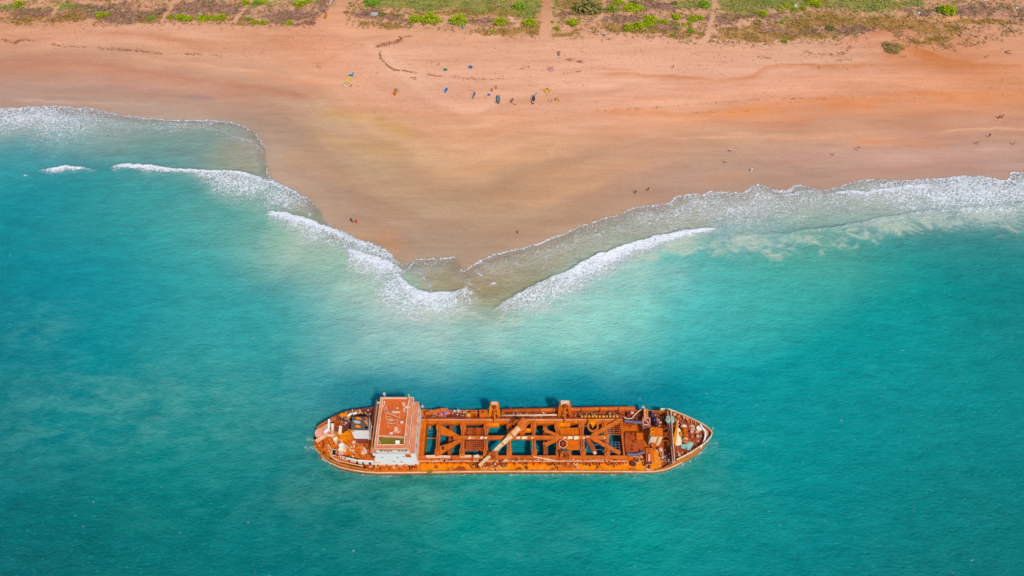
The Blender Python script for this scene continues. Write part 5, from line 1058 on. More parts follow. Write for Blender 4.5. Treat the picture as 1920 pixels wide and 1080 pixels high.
# ------------------------------------------------------------------ dune scrub (nobody could count it)
def leaf_mat(name, c1, c2, c3, sc_=.35, rnd_amt=.0):
    N = NT(name); P = N.n('NewGeometry')
    n = N.noise(P, sc_, 4, .7); n2 = N.noise(P, 3.1, 2, .6)
    c = N.mix(N.ss(n, .36, .62), c1, c2); c = N.mix(N.ss(n2, .5, .66), c, c3)
    return N.done(**{'Base Color': c, 'Roughness': .85, 'Specular IOR Level': .15})
LM = {
 'green': leaf_mat('grass_blades', A4(92, 132, 50), A4(160, 158, 66), A4(184, 196, 100), .14),
 'olive': leaf_mat('dry_grass_blades', A4(166, 120, 44), A4(122, 108, 52), A4(210, 162, 84), .2),
 'brown': leaf_mat('heath_twigs', A4(104, 78, 74), A4(150, 106, 78), A4(192, 150, 116), .2),
 'creeper': leaf_mat('beach_creeper_leaves', A4(140, 98, 60), A4(136, 118, 58), A4(200, 142, 74), .2),
 'lime': leaf_mat('lime_leaves', A4(160, 178, 8), A4(190, 200, 6), A4(92, 112, 20), 1.2),
 'mid': leaf_mat('mid_green_leaves', A4(120, 158, 30), A4(158, 186, 38), A4(84, 112, 34), .9),
 'sage': leaf_mat('sage_leaves', A4(164, 136, 72), A4(186, 150, 90), A4(120, 108, 58), .9),
 'dull': leaf_mat('dull_olive_leaves', A4(138, 128, 62), A4(166, 148, 78), A4(104, 92, 52), .9),
 'wrack': leaf_mat('dried_seaweed', A4(172, 114, 80), A4(150, 96, 68), A4(196, 136, 100), .9),
}
rs = np.random.RandomState(5)
def quads(P, size, tilt=.7, per=2, rs=rs):
    """small leaf quads around points P (n,3)"""
    n = len(P)*per; C = np.repeat(P, per, 0) + np.c_[rs.normal(0, 1, (n, 2))*np.repeat(size, per)[:, None]*.55, rs.rand(n)*np.repeat(size, per)*.5]
    s = np.repeat(size, per)*rs.uniform(.5, 1.0, n); a = rs.rand(n)*6.283; t = rs.uniform(-tilt, tilt, n); t2 = rs.uniform(-tilt, tilt, n)
    U = np.c_[np.cos(a)*np.cos(t), np.sin(a)*np.cos(t), np.sin(t)]*s[:, None]*.5
    Vv = np.c_[-np.sin(a)*np.cos(t2), np.cos(a)*np.cos(t2), np.sin(t2)]*s[:, None]*.32
    V = np.stack([C-U, C-Vv*1.1, C+U, C+Vv], 1).reshape(-1, 3)
    return V, np.arange(n*4).reshape(-1, 4)
def stuff(name, P, size, mat, tilt=.7, per=2):
    V, F = quads(P, size, tilt, per); o = np_mesh(name, V, F, mat, False); tag(o, kind='stuff'); return o
Nn = 110000
uv = np.c_[rs.uniform(-140, 2060, Nn), rs.uniform(-70, 100, Nn)]
XY = Wn(uv, 2.3); gx, gy = XY[:, 0], XY[:, 1]
cg, co, cb, cm = cover(gx, gy)
dz, _, _, _ = shore(gx, gy); GZ = gz_from(dz, gx, gy)
edge = np.interp(uv[:, 0], [-150, 0, 80, 150, 220, 300, 312, 330, 400, 460, 540, 580, 600, 632, 640, 652, 665, 700, 735, 780, 850, 920, 1000, 1014, 1018, 1034, 1040, 1060, 1150, 1260, 1320, 1400, 1500, 1600, 1640, 1665, 1700, 1760, 1810, 1850, 1905, 1925, 2060],
                 [36, 37, 42, 42, 46, 44, 38, 44, 45, 47, 50, 47, 34, 4, 4, 34, 48, 52, 55, 50, 58, 66, 72, 60, 0, 0, 58, 68, 70, 76, 84, 84, 80, 76, 66, 66, 84, 90, 92, 80, 64, 62, 60])
ins_ = sst(6, -10, uv[:, 1]-edge)*cm
clump = fbm(gx*.30, gy*.30, 81, 3); clump2 = fbm(gx*.9, gy*.9, 82, 2)
pr = rs.rand(Nn)
def pick(mask, k): return pr < np.clip(mask*k*sst(.36, .62, .6*clump+.4*clump2), 0, 1)
others = np.maximum.reduce([cg, co, cb])
sel = pick(cg, 1.0); stuff('grass', np.c_[gx, gy, GZ+.05][sel], rs.uniform(.4, 1.15, sel.sum()), LM['green'])
pr = rs.rand(Nn); sel = pick(co, .75); stuff('dry_grass', np.c_[gx, gy, GZ+.03][sel], rs.uniform(.35, .95, sel.sum()), LM['olive'])
pr = rs.rand(Nn); sel = pick(cb, .65); stuff('heath_scrub', np.c_[gx, gy, GZ+.03][sel], rs.uniform(.35, 1.0, sel.sum()), LM['brown'])
pr = rs.rand(Nn); sel = pr < np.clip(ins_*.62*sst(.36, .60, .5*clump+.5*clump2)*(1-.5*others), 0, 1)
stuff('beach_creeper', np.c_[gx, gy, GZ+.03][sel], rs.uniform(.4, 1.05, sel.sum()), LM['creeper'], .35)
pr = rs.rand(Nn); sel = pr < np.clip(ins_*.10*sst(.48, .62, clump)*(1-.5*others), 0, 1)
stuff('green_creeper', np.c_[gx, gy, GZ+.03][sel], rs.uniform(.3, .8, sel.sum()), LM['mid'], .35)

# dried seaweed along the old tide marks
WR = [([(0,70),(25,77),(38,72),(60,73),(110,82),(160,84)],1.0,2.2),([(180,87),(220,89),(260,92),(300,97)],.9,2.5),([(345,97),(380,99),(420,101)],.8,2.2),([(705,86),(720,83),(745,77),(752,72)],2.5,3.2),([(745,70),(760,69),(775,68)],1.2,1.5),([(712,92),(712,102),(716,110),(726,121)],1.2,1.1),([(726,121),(740,129),(760,131),(782,136)],1.5,1.0),
 ([(770,146),(776,144),(780,148)],1.5,2.2),([(798,138),(815,141),(830,143)],.7,1.3),([(845,143),(875,147),(900,149),(945,147)],.5,2.0),([(800,113),(818,118),(822,122)],.5,1.5),([(1062,112),(1078,113),(1094,118)],1.3,2.2),([(975,129),(995,124)],.5,1.2),([(1055,138),(1090,133)],.5,1.0),([(1510,95),(1545,101),(1580,99),(1598,85)],.7,3.5),([(1420,105),(1445,108)],.7,1.5),
 ([(1705,77),(1735,79)],1.0,1.0),([(1745,74),(1766,77)],1.2,1.6),([(1755,82),(1790,88)],.5,2.5),([(595,118),(600,124)],1.0,2.5),([(1565,112),(1600,110)],.5,1.5),([(1655,103),(1700,105)],.4,2.0),([(1420,205),(1300,208)],.15,1.5),([(1110,206),(1260,196),(1420,184),(1560,181)],.16,1.5)]
L = []
for P_, dn, sp in WR:
    c = catmull([(*p, 0) for p in P_], 6)[:, :2]; ln = np.hypot(*np.diff(c, axis=0).T).sum(); n = int(ln*dn*2.6*max(1, sp*.5))
    t = rs.rand(n)*(len(c)-1); i = t.astype(int); q = c[i]*(1-(t-i))[:, None]+c[np.minimum(i+1, len(c)-1)]*(t-i)[:, None]
    q = q+np.c_[rs.normal(0, sp*.8, n), rs.normal(0, sp*.5, n)]; k = vnoise(q[:, 0]*.35, q[:, 1]*.5, 91) > .38; L.append(q[k])
for n_, u0, u1, v0, v1 in ((420, 0, 640, 45, 105), (300, 640, 1100, 80, 165), (520, 1080, 1640, 78, 130), (160, 1100, 1900, 130, 190), (120, 560, 1100, 165, 215)): L.append(np.c_[rs.uniform(u0, u1, n_), rs.uniform(v0, v1, n_)])
q = np.vstack(L); XY = Wn(q, 1.9); d_, _, _, _ = shore(XY[:, 0], XY[:, 1])
stuff('seaweed_wrack', np.c_[XY, gz_from(d_, XY[:, 0], XY[:, 1])+.03], rs.uniform(.25, .6, len(q)), LM['wrack'], .3, 2)

# ------------------------------------------------------------------ bushes
def bush_mesh(k):
    r = np.random.RandomState(100+k); n = 620
    t = r.rand(n)*6.283; e = np.arcsin(r.rand(n)); lob = 1+.16*np.sin(3*t+k)+.10*np.sin(5*t+2*k)
    rad = (.84+.18*r.rand(n)**.6)*lob; inner = r.rand(n) < .22; rad[inner] *= .7
    gap = vnoise(np.cos(t)*3+k, np.sin(t)*3+e*3, 7+k) > .27
    P = np.c_[rad*np.cos(e)*np.cos(t), rad*np.cos(e)*np.sin(t), .62*rad*np.sin(e)][gap]
    V, F = quads(P, r.uniform(.15, .30, len(P)), .8, 2, r)
    stem = []
    me = bpy.data.meshes.new('bush'); me.from_pydata([tuple(v) for v in V], [], [tuple(int(i) for i in f) for f in F]); me.update(); return me
BM = [bush_mesh(k) for k in range(5)]
BUSH = [
 (35,6,8,6,'lime','round lime bush on the dune left of the thin leftmost footpath','leftmost'),
 (188,27,8,6,'lime','larger of two touching lime bushes standing alone left of the second footpath',''),
 (201,26,5,4,'lime','smaller of two touching lime bushes standing alone left of the second footpath',''),
 (283,32,6,4,'mid','small mid green bush at the scrub edge just left of the second footpath',''),
 (319,31,6,4.5,'lime','flat lime bush touching the right side of the second footpath, first of its row',''),
 (339,32,9,6,'lime','left bush of the first touching pair right of the second footpath',''),
 (353,35,8,5.5,'lime','right bush of the first touching pair right of the second footpath',''),
 (380,34,10,6,'lime','leftmost and roundest of three joined bushes left of the third footpath',''),
 (397,33,8,5,'lime','middle of three joined lime bushes left of the third footpath',''),
 (416,31,8,5,'lime','rightmost of three joined lime bushes left of the third footpath',''),
 (461,3,7,6,'lime','bright lime bush at the top edge on the left side of the third footpath',''),
 (480,4,7,5,'mid','mid green bush at the top edge touching the right side of the third footpath',''),
 (492,2,6,5,'lime','lime bush at the top edge, second to the right of the third footpath',''),
 (466,34,4.5,4,'mid','small green bush nearest the right side of the third footpath mouth',''),
 (477,41,5.5,4,'lime','small flat lime bush on the sand edge right of the third footpath',''),
 (493,41,7,5,'lime','mid sized lime bush at the sand edge beside a smaller flat bush',''),
 (543,41,6.5,6,'lime','lone upright lime bush at the sand edge left of the brown weed heap',''),
 (562,6,10,8,'lime','large round lime bush near the top edge left of the wide sandy gap',''),
 (578,2,7,4,'lime','small lime bush at the top edge touching a large round one',''),
 (656,5,3,3,'mid','tiny green bush on the right rim of the wide sandy gap',''),
 (695,5,12,7,'mid','broad mid green bush at the left end of the grassy field',''),
 (716,26,7,4,'dull','low dark olive bush beside the pale rubbish heap',''),
 (777,34,10.5,8,'lime','first of the three big mounded lime bushes below the grassy field, pointed top',''),
 (806,35,18,9,'lime','widest big mounded lime bush below the grassy field',''),
 (860,37,16,9,'lime','third big mounded lime bush, standing alone above the small blue barrel',''),
 (938,38,11,9,'lime','lime bush on the left bank of the dark drainage ditch',''),
 (923,56,4.5,6,'lime','small upright lime bush on bare sand left of the drainage ditch mouth',''),
 (973,10,11,7,'mid','bright green bush in the grass right of the drainage ditch',''),
 (993,41,12,7,'lime','mounded lime bush between the drainage ditch and the reddish sandy track',''),
 (1036,39,3.5,4.5,'lime','tiny lime bush on the right edge of the reddish sandy track',''),
 (1044,52,6,4.5,'lime','small round lime bush at the sand edge right of the reddish track',''),
 (1073,41,9.5,7,'lime','mounded lime bush standing alone below the dull olive thicket',''),
 (1078,13,6,4,'lime','small bright lime bush at the left rim of the dull olive thicket',''),
 (1103,12,25,14,'dull','big dull olive thicket at the top edge left of the thin forked path','thicket'),
 (1124,15,5.5,7,'lime','yellowish lime bush on the right flank of the dull olive thicket',''),
 (1147,15,9,7,'mid','mid green bush just right of the thin forked path',''),
 (1159,4,10,5,'lime','lime bush at the top edge behind a rounder green one',''),
 (1187,15,19,6.5,'lime','long low lime bush like a hedge near the top edge',''),
 (1189,4,7,5,'dull','dull grey green bush behind the long low hedge-like bush',''),
 (1178,50,10,8,'lime','lowest and leftmost lime bush of the big cluster, with a pale spot',''),
 (1198,47,10,7,'lime','second bush of the big cluster, beside the lowest one',''),
 (1214,45,8,5,'lime','low bush joining the second bush of the cluster to its tail',''),
 (1222,48,5,3.5,'lime','small trailing end of the big lime bush cluster',''),
 (1219,36,12,8,'lime','tallest bush of the big cluster, set behind the others',''),
 (1237,39,5,4,'lime','small lime bush just right of the tallest cluster bush',''),
 (1247,41,6.5,4,'lime','small flat lime bush at the right end of the big cluster row',''),
 (1268,31,8.5,6,'lime','round lime bush standing alone between two bush clusters',''),
 (1263,43,3,2.5,'mid','tiny green bush, upper left of the little group below the lone round bush',''),
 (1272,45,3,2.5,'mid','tiny green bush, upper right of the little group below the lone round bush',''),
 (1268,51,4.5,4,'mid','largest bush of the little group below the lone round bush',''),
 (1260,65,4,3.5,'mid','tiny green bush alone at the sand edge, left of the straight footpath',''),
 (1265,5,6,5,'dull','dull olive bush at the top edge above the lone round bush',''),
 (1283,45,4.5,4,'lime','small lime bush at the left end of the cluster beside the straight footpath',''),
 (1293,43,4.5,4,'lime','small low lime bush in the cluster beside the straight footpath',''),
 (1298,34,9,7,'lime','biggest bush of the cluster beside the straight footpath',''),
 (1313,30,7,8.5,'lime','tall bush of the cluster, nearest the straight footpath',''),
 (1295,57,6,4.5,'mid','dark green bush alone below the cluster beside the straight footpath',''),
 (1322,7,10,6,'mid','mid green bush near the top edge left of the straight footpath',''),
 (1421,23,5,4,'lime','left small half of a joined pair below the green thicket edge',''),
 (1431,25,8,5.5,'lime','right larger half of a joined pair below the green thicket edge',''),
 (1424,38,4,3.5,'lime','small lime bush below the joined pair on brown heath',''),
 (1463,12,3.5,3.5,'lime','leftmost tiny lime bush on the pale sandy knoll',''),
 (1476,10,6,4,'lime','second lime bush from the left on the pale sandy knoll',''),
 (1490,15,6,6,'lime','third lime bush on the pale sandy knoll, beside white rubble',''),
 (1507,15,6,4.5,'lime','rightmost lime bush on the pale sandy knoll',''),
 (1520,3,9,5,'lime','left half of the big lime pair at the top edge above the knoll',''),
 (1532,6,9,7,'lime','right half of the big lime pair at the top edge above the knoll',''),
 (1476,32,4,3.5,'lime','small lime bush on brown heath directly below the knoll',''),
 (1466,41,4,3,'mid','small green bush on brown heath, lower left below the knoll',''),
 (1471,77,6,3,'mid','low green bush at the beach edge far below the knoll',''),
 (1557,51,8,6,'dull','grey green bush with dead twigs on the yellow grass slope',''),
 (1674,86,17,10,'sage','olive bush alone on the bare orange sand beyond the scrub',''),
 (1777,16,14,11,'lime','large bright round bush on dark heath at the far right',''),
 (1764,17,8,8,'mid','darker green bush at the left flank of the large far right bush',''),
]
for i, (u, v, ru, rv, mt, lab, _n) in enumerate(BUSH):
    x, y, z = G(u, v+rv*.75); rx = abs(W(u+ru, v, z)[0]-W(u, v, z)[0]); h = rv*1.25
    o = bpy.data.objects.new('bush', BM[i % 5]); COL.objects.link(o)
    o.location = (x, y+rx*.35, z-.05); o.rotation_euler = (0, 0, rnd.random()*6.28 if rx/ru < .32 and ru/rv < 1.6 else 0)
    ry = max(min(rx, rv*.36*1.1), .5); o.scale = (rx, ry, max(.9, min(rx, rv*.34)*1.15)*(.5 if ru == 17 else 1))
    if not BM[i % 5].materials: BM[i % 5].materials.append(LM['lime'])
    o.material_slots[0].link = 'OBJECT'; o.material_slots[0].material = LM[mt]
    tag(o, lab, 'bush', 'bushes along the dune')

# ------------------------------------------------------------------ beach boats
def pm(name, c, **k): return plain_mat(name, A4(*c), **k)
BMAT = {'white': pm('boat_white', (238, 232, 226)), 'wood': pm('boat_wood', (206, 140, 70)), 'blue': pm('boat_blue', (34, 112, 190)), 'teal': pm('boat_teal', (60, 150, 180)), 'dark': pm('boat_dark', (64, 62, 82)), 'yellow': pm('tarp_yellow', (240, 184, 84)), 'green': pm('cloth_green', (26, 150, 110)),
        'red': pm('boat_red', (190, 70, 50)), 'pink': pm('boat_pink', (226, 160, 150)), 'grey': pm('boat_grey', (160, 156, 170)), 'orange': pm('boat_orange', (224, 120, 30)), 'ygold': pm('net_gold', (236, 186, 90), c2=A4(180, 128, 60)), 'trunk': pm('driftwood', (120, 78, 58)), 'purple': pm('boat_purple', (120, 100, 130))}
def boat(u0, v0, u1, v1, wd, hullm, innm, label, gun='white', thw=3):
    """bow at (u0,v0), stern at (u1,v1) in the photograph"""
    b = G(u0, v0); s_ = G(u1, v1); L = math.hypot(b[0]-s_[0], b[1]-s_[1]); a = math.atan2(b[1]-s_[1], b[0]-s_[0])
    c = ((b[0]+s_[0])/2, (b[1]+s_[1])/2); z = float(ground_z(*c)[0])
    root = empty('beach_boat', (c[0], c[1], z), a); tag(root, label, 'boat', 'fishing boats drawn up on the beach')
    T = [0, .12, .3, .5, .7, .86, .95, 1.0]; Hw = [.62, .78, .95, 1.0, .9, .62, .32, .03]; Sh = [.95, .86, .8, .78, .84, .98, 1.1, 1.2]
    H = .42*wd
    V = []; F = []; m = 8
    for t, h, q in zip(T, Hw, Sh):
        x = (t-.5)*L; w_ = h*wd/2; k = max(.02, w_-.09); zf = .22*H
        for yy, zz in ((-w_*.35, 0), (-w_*.85, .45*H*q), (-w_, H*q), (-k, H*q), (-k*.7, zf+.05), (k*.7, zf+.05), (k, H*q), (w_, H*q)): V.append((x, yy, zz))
        V.append((x, w_*.85, .45*H*q)); V.append((x, w_*.35, 0))
    m = 10
    for i in range(len(T)-1):
        for j in range(m): F.append((i*m+j, (i+1)*m+j, (i+1)*m+(j+1) % m, i*m+(j+1) % m))
    F.append(tuple(range(m))); F.append(tuple(range((len(T)-1)*m, len(T)*m))[::-1])
    def loc(mb, name, mat):
        me = bpy.data.meshes.new(name); me.from_pydata([tuple(map(float, v)) for v in mb.V], [], mb.F); me.update(); me.materials.append(mat); o = bpy.data.objects.new(name, me); COL.objects.link(o); o.parent = root; return o
    loc(MB().add(V, F), 'hull', BMAT[hullm])
    for sg in (-1, 1):
        q = MB(); q.tube([((t-.5)*L, sg*(h*wd/2-.03), H*s2+.03) for t, h, s2 in zip(T, Hw, Sh)], .07, 6); loc(q, 'gunwale', BMAT[gun])
    q = MB(); q.prism([(-.44*L, -.3*wd), (.2*L, -.36*wd), (.36*L, -.18*wd), (.36*L, .18*wd), (.2*L, .36*wd), (-.44*L, .3*wd)], .23*H+.06, .23*H+.09); loc(q, 'floor', BMAT[innm])
    for k in range(thw):
        x = (-.3+.25*k)*L; q = MB(); q.box(x-.14, x+.14, -.44*wd, .44*wd, .62*H, .68*H); loc(q, 'thwart', BMAT['wood'])
    return root, L, wd, H, loc
r, L, wd, H, loc = boat(646, 163, 662.5, 140.5, 2.1, 'white', 'blue', 'largest beached boat, white hull with yellow cover and blue cabin', 'white', 0)
q = MB(); q.prism([(-.02*L, -.46*wd), (.30*L, -.42*wd), (.34*L, 0), (.30*L, .42*wd), (-.02*L, .46*wd), (-.22*L, .44*wd), (-.22*L, -.44*wd)], H*.7, H*1.12); loc(q, 'tarpaulin', BMAT['yellow'])
q = MB(); q.box(-.38*L, -.22*L, -.34*wd, .34*wd, H*.6, H*1.9); cb_ = loc(q, 'cabin', BMAT['teal']); q = MB(); q.box(-.34*L, -.29*L, -.36*wd, .36*wd, H*1.9, H*1.97); loc(q, 'cabin_roof', BMAT['white'])
q = MB(); q.box(-.53*L, -.49*L, -.14, .14, H*.3, H*1.3); loc(q, 'outboard_motor', BMAT['dark'])
r, L, wd, H, loc = boat(740, 180, 742.5, 168, 1.3, 'orange', 'orange', 'small orange beached boat with a green bundle on its stern', 'orange', 1)
q = MB(); q.dome((-.36*L, 0, H*.6), .5, .55, .5, 9, 4, .2); loc(q, 'bundle', BMAT['green']); q = MB(); q.beam((-.5*L, -.9, H), (-.45*L, 1.2, H*1.2), .12, .12); loc(q, 'oar', BMAT['wood']); q = MB(); q.dome((-.25*L, 1.3, .0), .35, .3, .3, 8, 3, .2); loc(q, 'float', BMAT['purple'])
r, L, wd, H, loc = boat(836.5, 176, 837, 164.5, 1.55, 'white', 'blue', 'white beached boat under a smooth blue cover', 'white', 0)
q = MB(); q.dome((0, 0, H*.62), .40*L, .36*wd, .42*H, 14, 4, .03); loc(q, 'tarpaulin', BMAT['blue'])
r, L, wd, H, loc = boat(887, 186, 890.5, 172.5, 1.25, 'wood', 'dark', 'narrow wooden beached boat with a pole laid past its stern', 'white', 3)
q = MB(); q.tube([(-.5*L, 0, H), (-.62*L, -2.6, H*.7)], .06, 6); loc(q, 'pole', BMAT['wood']); q = MB(); q.box(.0, .3*L, .05*wd, .3*wd, H*.5, H*.8); loc(q, 'crate', BMAT['teal'])
r, L, wd, H, loc = boat(934.5, 196, 933.5, 180, 1.5, 'dark', 'teal', 'dark blue beached boat with a teal middle and rusty bow', 'dark', 2)
q = MB(); q.box(-.15*L, .18*L, -.4*wd, .4*wd, H*.5, H*1.0); loc(q, 'net_box', BMAT['teal']); q = MB(); q.prism([(.30*L, -.3*wd), (.46*L, -.08*wd), (.46*L, .08*wd), (.30*L, .3*wd)], H*.95, H*1.08); loc(q, 'bow_deck', BMAT['orange']); q = MB(); q.beam((.3*L, -1.6, .4), (.32*L, .8, H*1.1), .12, .12); loc(q, 'oar', BMAT['trunk'])
r, L, wd, H, loc = boat(958, 194, 961.5, 184.5, 1.15, 'pink', 'dark', 'small pale pink beached boat with a trailing anchor', 'pink', 2)
q = MB(); q.tube([(.5*L, 0, .4), (.55*L, 1.2, .06), (.62*L, 1.9, .06)], .05, 5); q.beam((.6*L, 1.6, .1), (.66*L, 2.2, .2), .25, .12); loc(q, 'anchor', BMAT['trunk'])
r, L, wd, H, loc = boat(999.5, 196.5, 1000.5, 179.5, 1.75, 'purple', 'grey', 'grey and violet beached boat loaded with nets, right end of the boat row', 'white', 3)
q = MB(); q.dome((-.05*L, .0, H*.6), .28*L, .34*wd, .5*H, 11, 4, .22); loc(q, 'net_pile', BMAT['dark']); q = MB(); q.prism([(.30*L, -.34*wd), (.47*L, -.1*wd), (.47*L, .1*wd), (.30*L, .34*wd)], H*.95, H*1.1); loc(q, 'bow_deck', BMAT['orange']); q = MB(); q.tube([(-.45*L, .2, H), (-.7*L, 1.6, H*1.2)], .07, 6); loc(q, 'pole', BMAT['dark'])
boat(1048, 105.5, 1047.5, 97, 1.2, 'dark', 'grey', 'small dark boat alone high on the sand above the boat row', 'grey', 2)
boat(619, 10, 629, -2, 1.7, 'white', 'red', 'white boat with red inside by the scrub at the wide sandy gap', 'white', 2)
boat(609, 36, 612, 27, 1.2, 'orange', 'orange', 'little orange dinghy on the sand below the wide sandy gap', 'orange', 1)
# ------------------------------------------------------------------ covers, nets, poles on the sand
def heapG(name, label, cat, u, v, ru, rv, mats, hgt, group=None, n=40, size=.35):
    z = G(u, v)[2]; pts = [(u+ru*math.cos(t)*(1+.2*rnd.uniform(-1, 1)), v+rv*math.sin(t)*(1+.2*rnd.uniform(-1, 1))) for t in np.linspace(0, 6.28, 11)[:-1]]
    return heap(name, label, cat, pts, z, mats, size, n, hgt, group)
heapG('tarpaulin_heap', 'green tarpaulin heap on the dry sand above the boats', 'tarpaulin', 835, 131, 4, 2.3, [BMAT['green']], .5)
heapG('tarpaulin_heap', 'blue tarpaulin dome with pale rim on the sand, right of the green one', 'tarpaulin', 882, 126, 4.2, 2.8, [BMAT['blue'], BMAT['white']], .7, size=.2)
heapG('tarpaulin_heap', 'small blue sheet lying beside the narrow wooden boat', 'tarpaulin', 916.5, 178, 3.6, 1.6, [BMAT['blue']], .4)
heapG('fishing_net', 'small yellow green net scrap between the wooden boat and the blue sheet', 'net', 909, 181, 2.5, 1.8, [BMAT['ygold'], BMAT['green']], .3, size=.2)
heapG('fishing_net', 'pink and red net heap above the right end of the boat row', 'net', 1033, 130, 5, 5, [BMAT['pink'], BMAT['red'], BMAT['grey']], .8)
heapG('fishing_net', 'large golden net heap right of the boat row', 'net', 1026, 170.5, 7, 5, [BMAT['ygold'], BMAT['yellow'], BMAT['trunk']], .9)
heapG('fishing_net', 'arched golden net with dark centre below the large golden heap', 'net', 1044.5, 188, 4.5, 3.8, [BMAT['ygold'], BMAT['grey'], BMAT['orange']], .9)
heapG('weed_heap', 'brown heap of dried weed at the scrub edge by the wide sandy gap', 'weed heap', 581, 43.5, 11, 4, [pm('weed_brown', (158, 100, 80)), LM['wrack']], .7, n=90)
heapG('weed_heap', 'small brown weed heap on the right side of the wide sandy gap', 'weed heap', 649, 23.5, 6, 2.6, [pm('weed_brown_pale', (160, 106, 82)), LM['wrack']], .5)
heapG('rubbish_heap', 'white and blue rubbish heap in the scrub beside a dark olive bush', 'rubbish', 702, 27, 7, 3.2, [pm('rubbish_white', (214, 200, 206), c2=A4(150, 140, 170)), BMAT['white'], BMAT['blue']], .6, size=.25)
heapG('cloth_scrap', 'yellow cloth scrap lying next to the little orange dinghy', 'cloth', 616, 33, 3.4, 1.8, [BMAT['yellow']], .15)
heapG('cloth_scrap', 'blue grey cloth bundle at the beach edge right of the reddish track', 'cloth', 1132, 66.5, 3, 2, [pm('cloth_grey', (130, 120, 150)), BMAT['dark']], .4, size=.2)
for u, v, ru, rv, lab in ((1494, 11, 5, 3.5, 'pale rubble heap between the lime bushes on the sandy knoll'), (1723, 24, 3, 2, 'small white rubble heap on dark heath near the short sandy streak'), (1907, 15, 3, 2.4, 'small white rubble heap by the rightmost footpath'), (1849, 1, 4, 2, 'white rubble heap at the top edge above the dark heath')):
    heapG('rubble_heap', lab, 'rubble', u, v, ru, rv, [BMAT['white'], BMAT['grey']], .4, size=.22)
def drum(u, v, mat, label):
    x, y, z = G(u, v); o = empty('barrel', (x, y, z)); tag(o, label, 'barrel'); q = MB(); q.cyl(x, y, z, z+1.0, .42, 14); q.build('body', mat, o); q = MB(); q.torus((x, y, z+.95), .42, .05, 0, 14, 5); q.torus((x, y, z+.5), .43, .04, 0, 14, 5); q.build('hoop', BMAT['grey'], o)
drum(868, 54, BMAT['teal'], 'small blue barrel on the sand below a mounded bush')
def pole(u0, v0, u1, v1, label, r=.09):
    a = G(u0, v0); b = G(u1, v1); q = MB(); q.tube([(a[0], a[1], a[2]+.1), (b[0], b[1], b[2]+.12)], r, 7, r*.6); o = q.build('wooden_pole', BMAT['trunk']); tag(o, label, 'pole', 'poles on the sand')
pole(1024, 180, 1025, 175, 'short upright-looking pole just below the large golden net heap'); pole(1027.5, 191, 1029, 185, 'thin pole left of the slanting one by the arched net'); pole(1032, 192, 1036, 186, 'slanting pole between the thin pole and the arched net', .12); pole(655.5, 163, 660.5, 158.5, 'short dark log beside the largest beached boat', .2)
def driftwood(pts, label):
    c = [G(*p) for p in pts]; q = MB(); q.tube([(p[0], p[1], p[2]+.12) for p in c], .22, 7, .08); m_ = c[len(c)//2]; q.tube([(m_[0], m_[1], m_[2]+.15), (m_[0]+.9, m_[1]+.5, m_[2]+.4)], .1, 6, .04); o = q.build('driftwood', BMAT['trunk']); tag(o, label, 'driftwood', 'driftwood on the far right sand')
driftwood([(1891, 53), (1897, 60), (1902, 62)], 'thick dark driftwood at the scrub edge under the rightmost footpath'); driftwood([(1884, 98), (1890, 96), (1893, 95)], 'upper arm of the bent driftwood on the right sand'); driftwood([(1885, 99), (1891, 100.5), (1897, 101)], 'lower arm of the bent driftwood on the right sand'); driftwood([(1846, 108), (1852, 105.5)], 'short driftwood piece left of the bent ones')

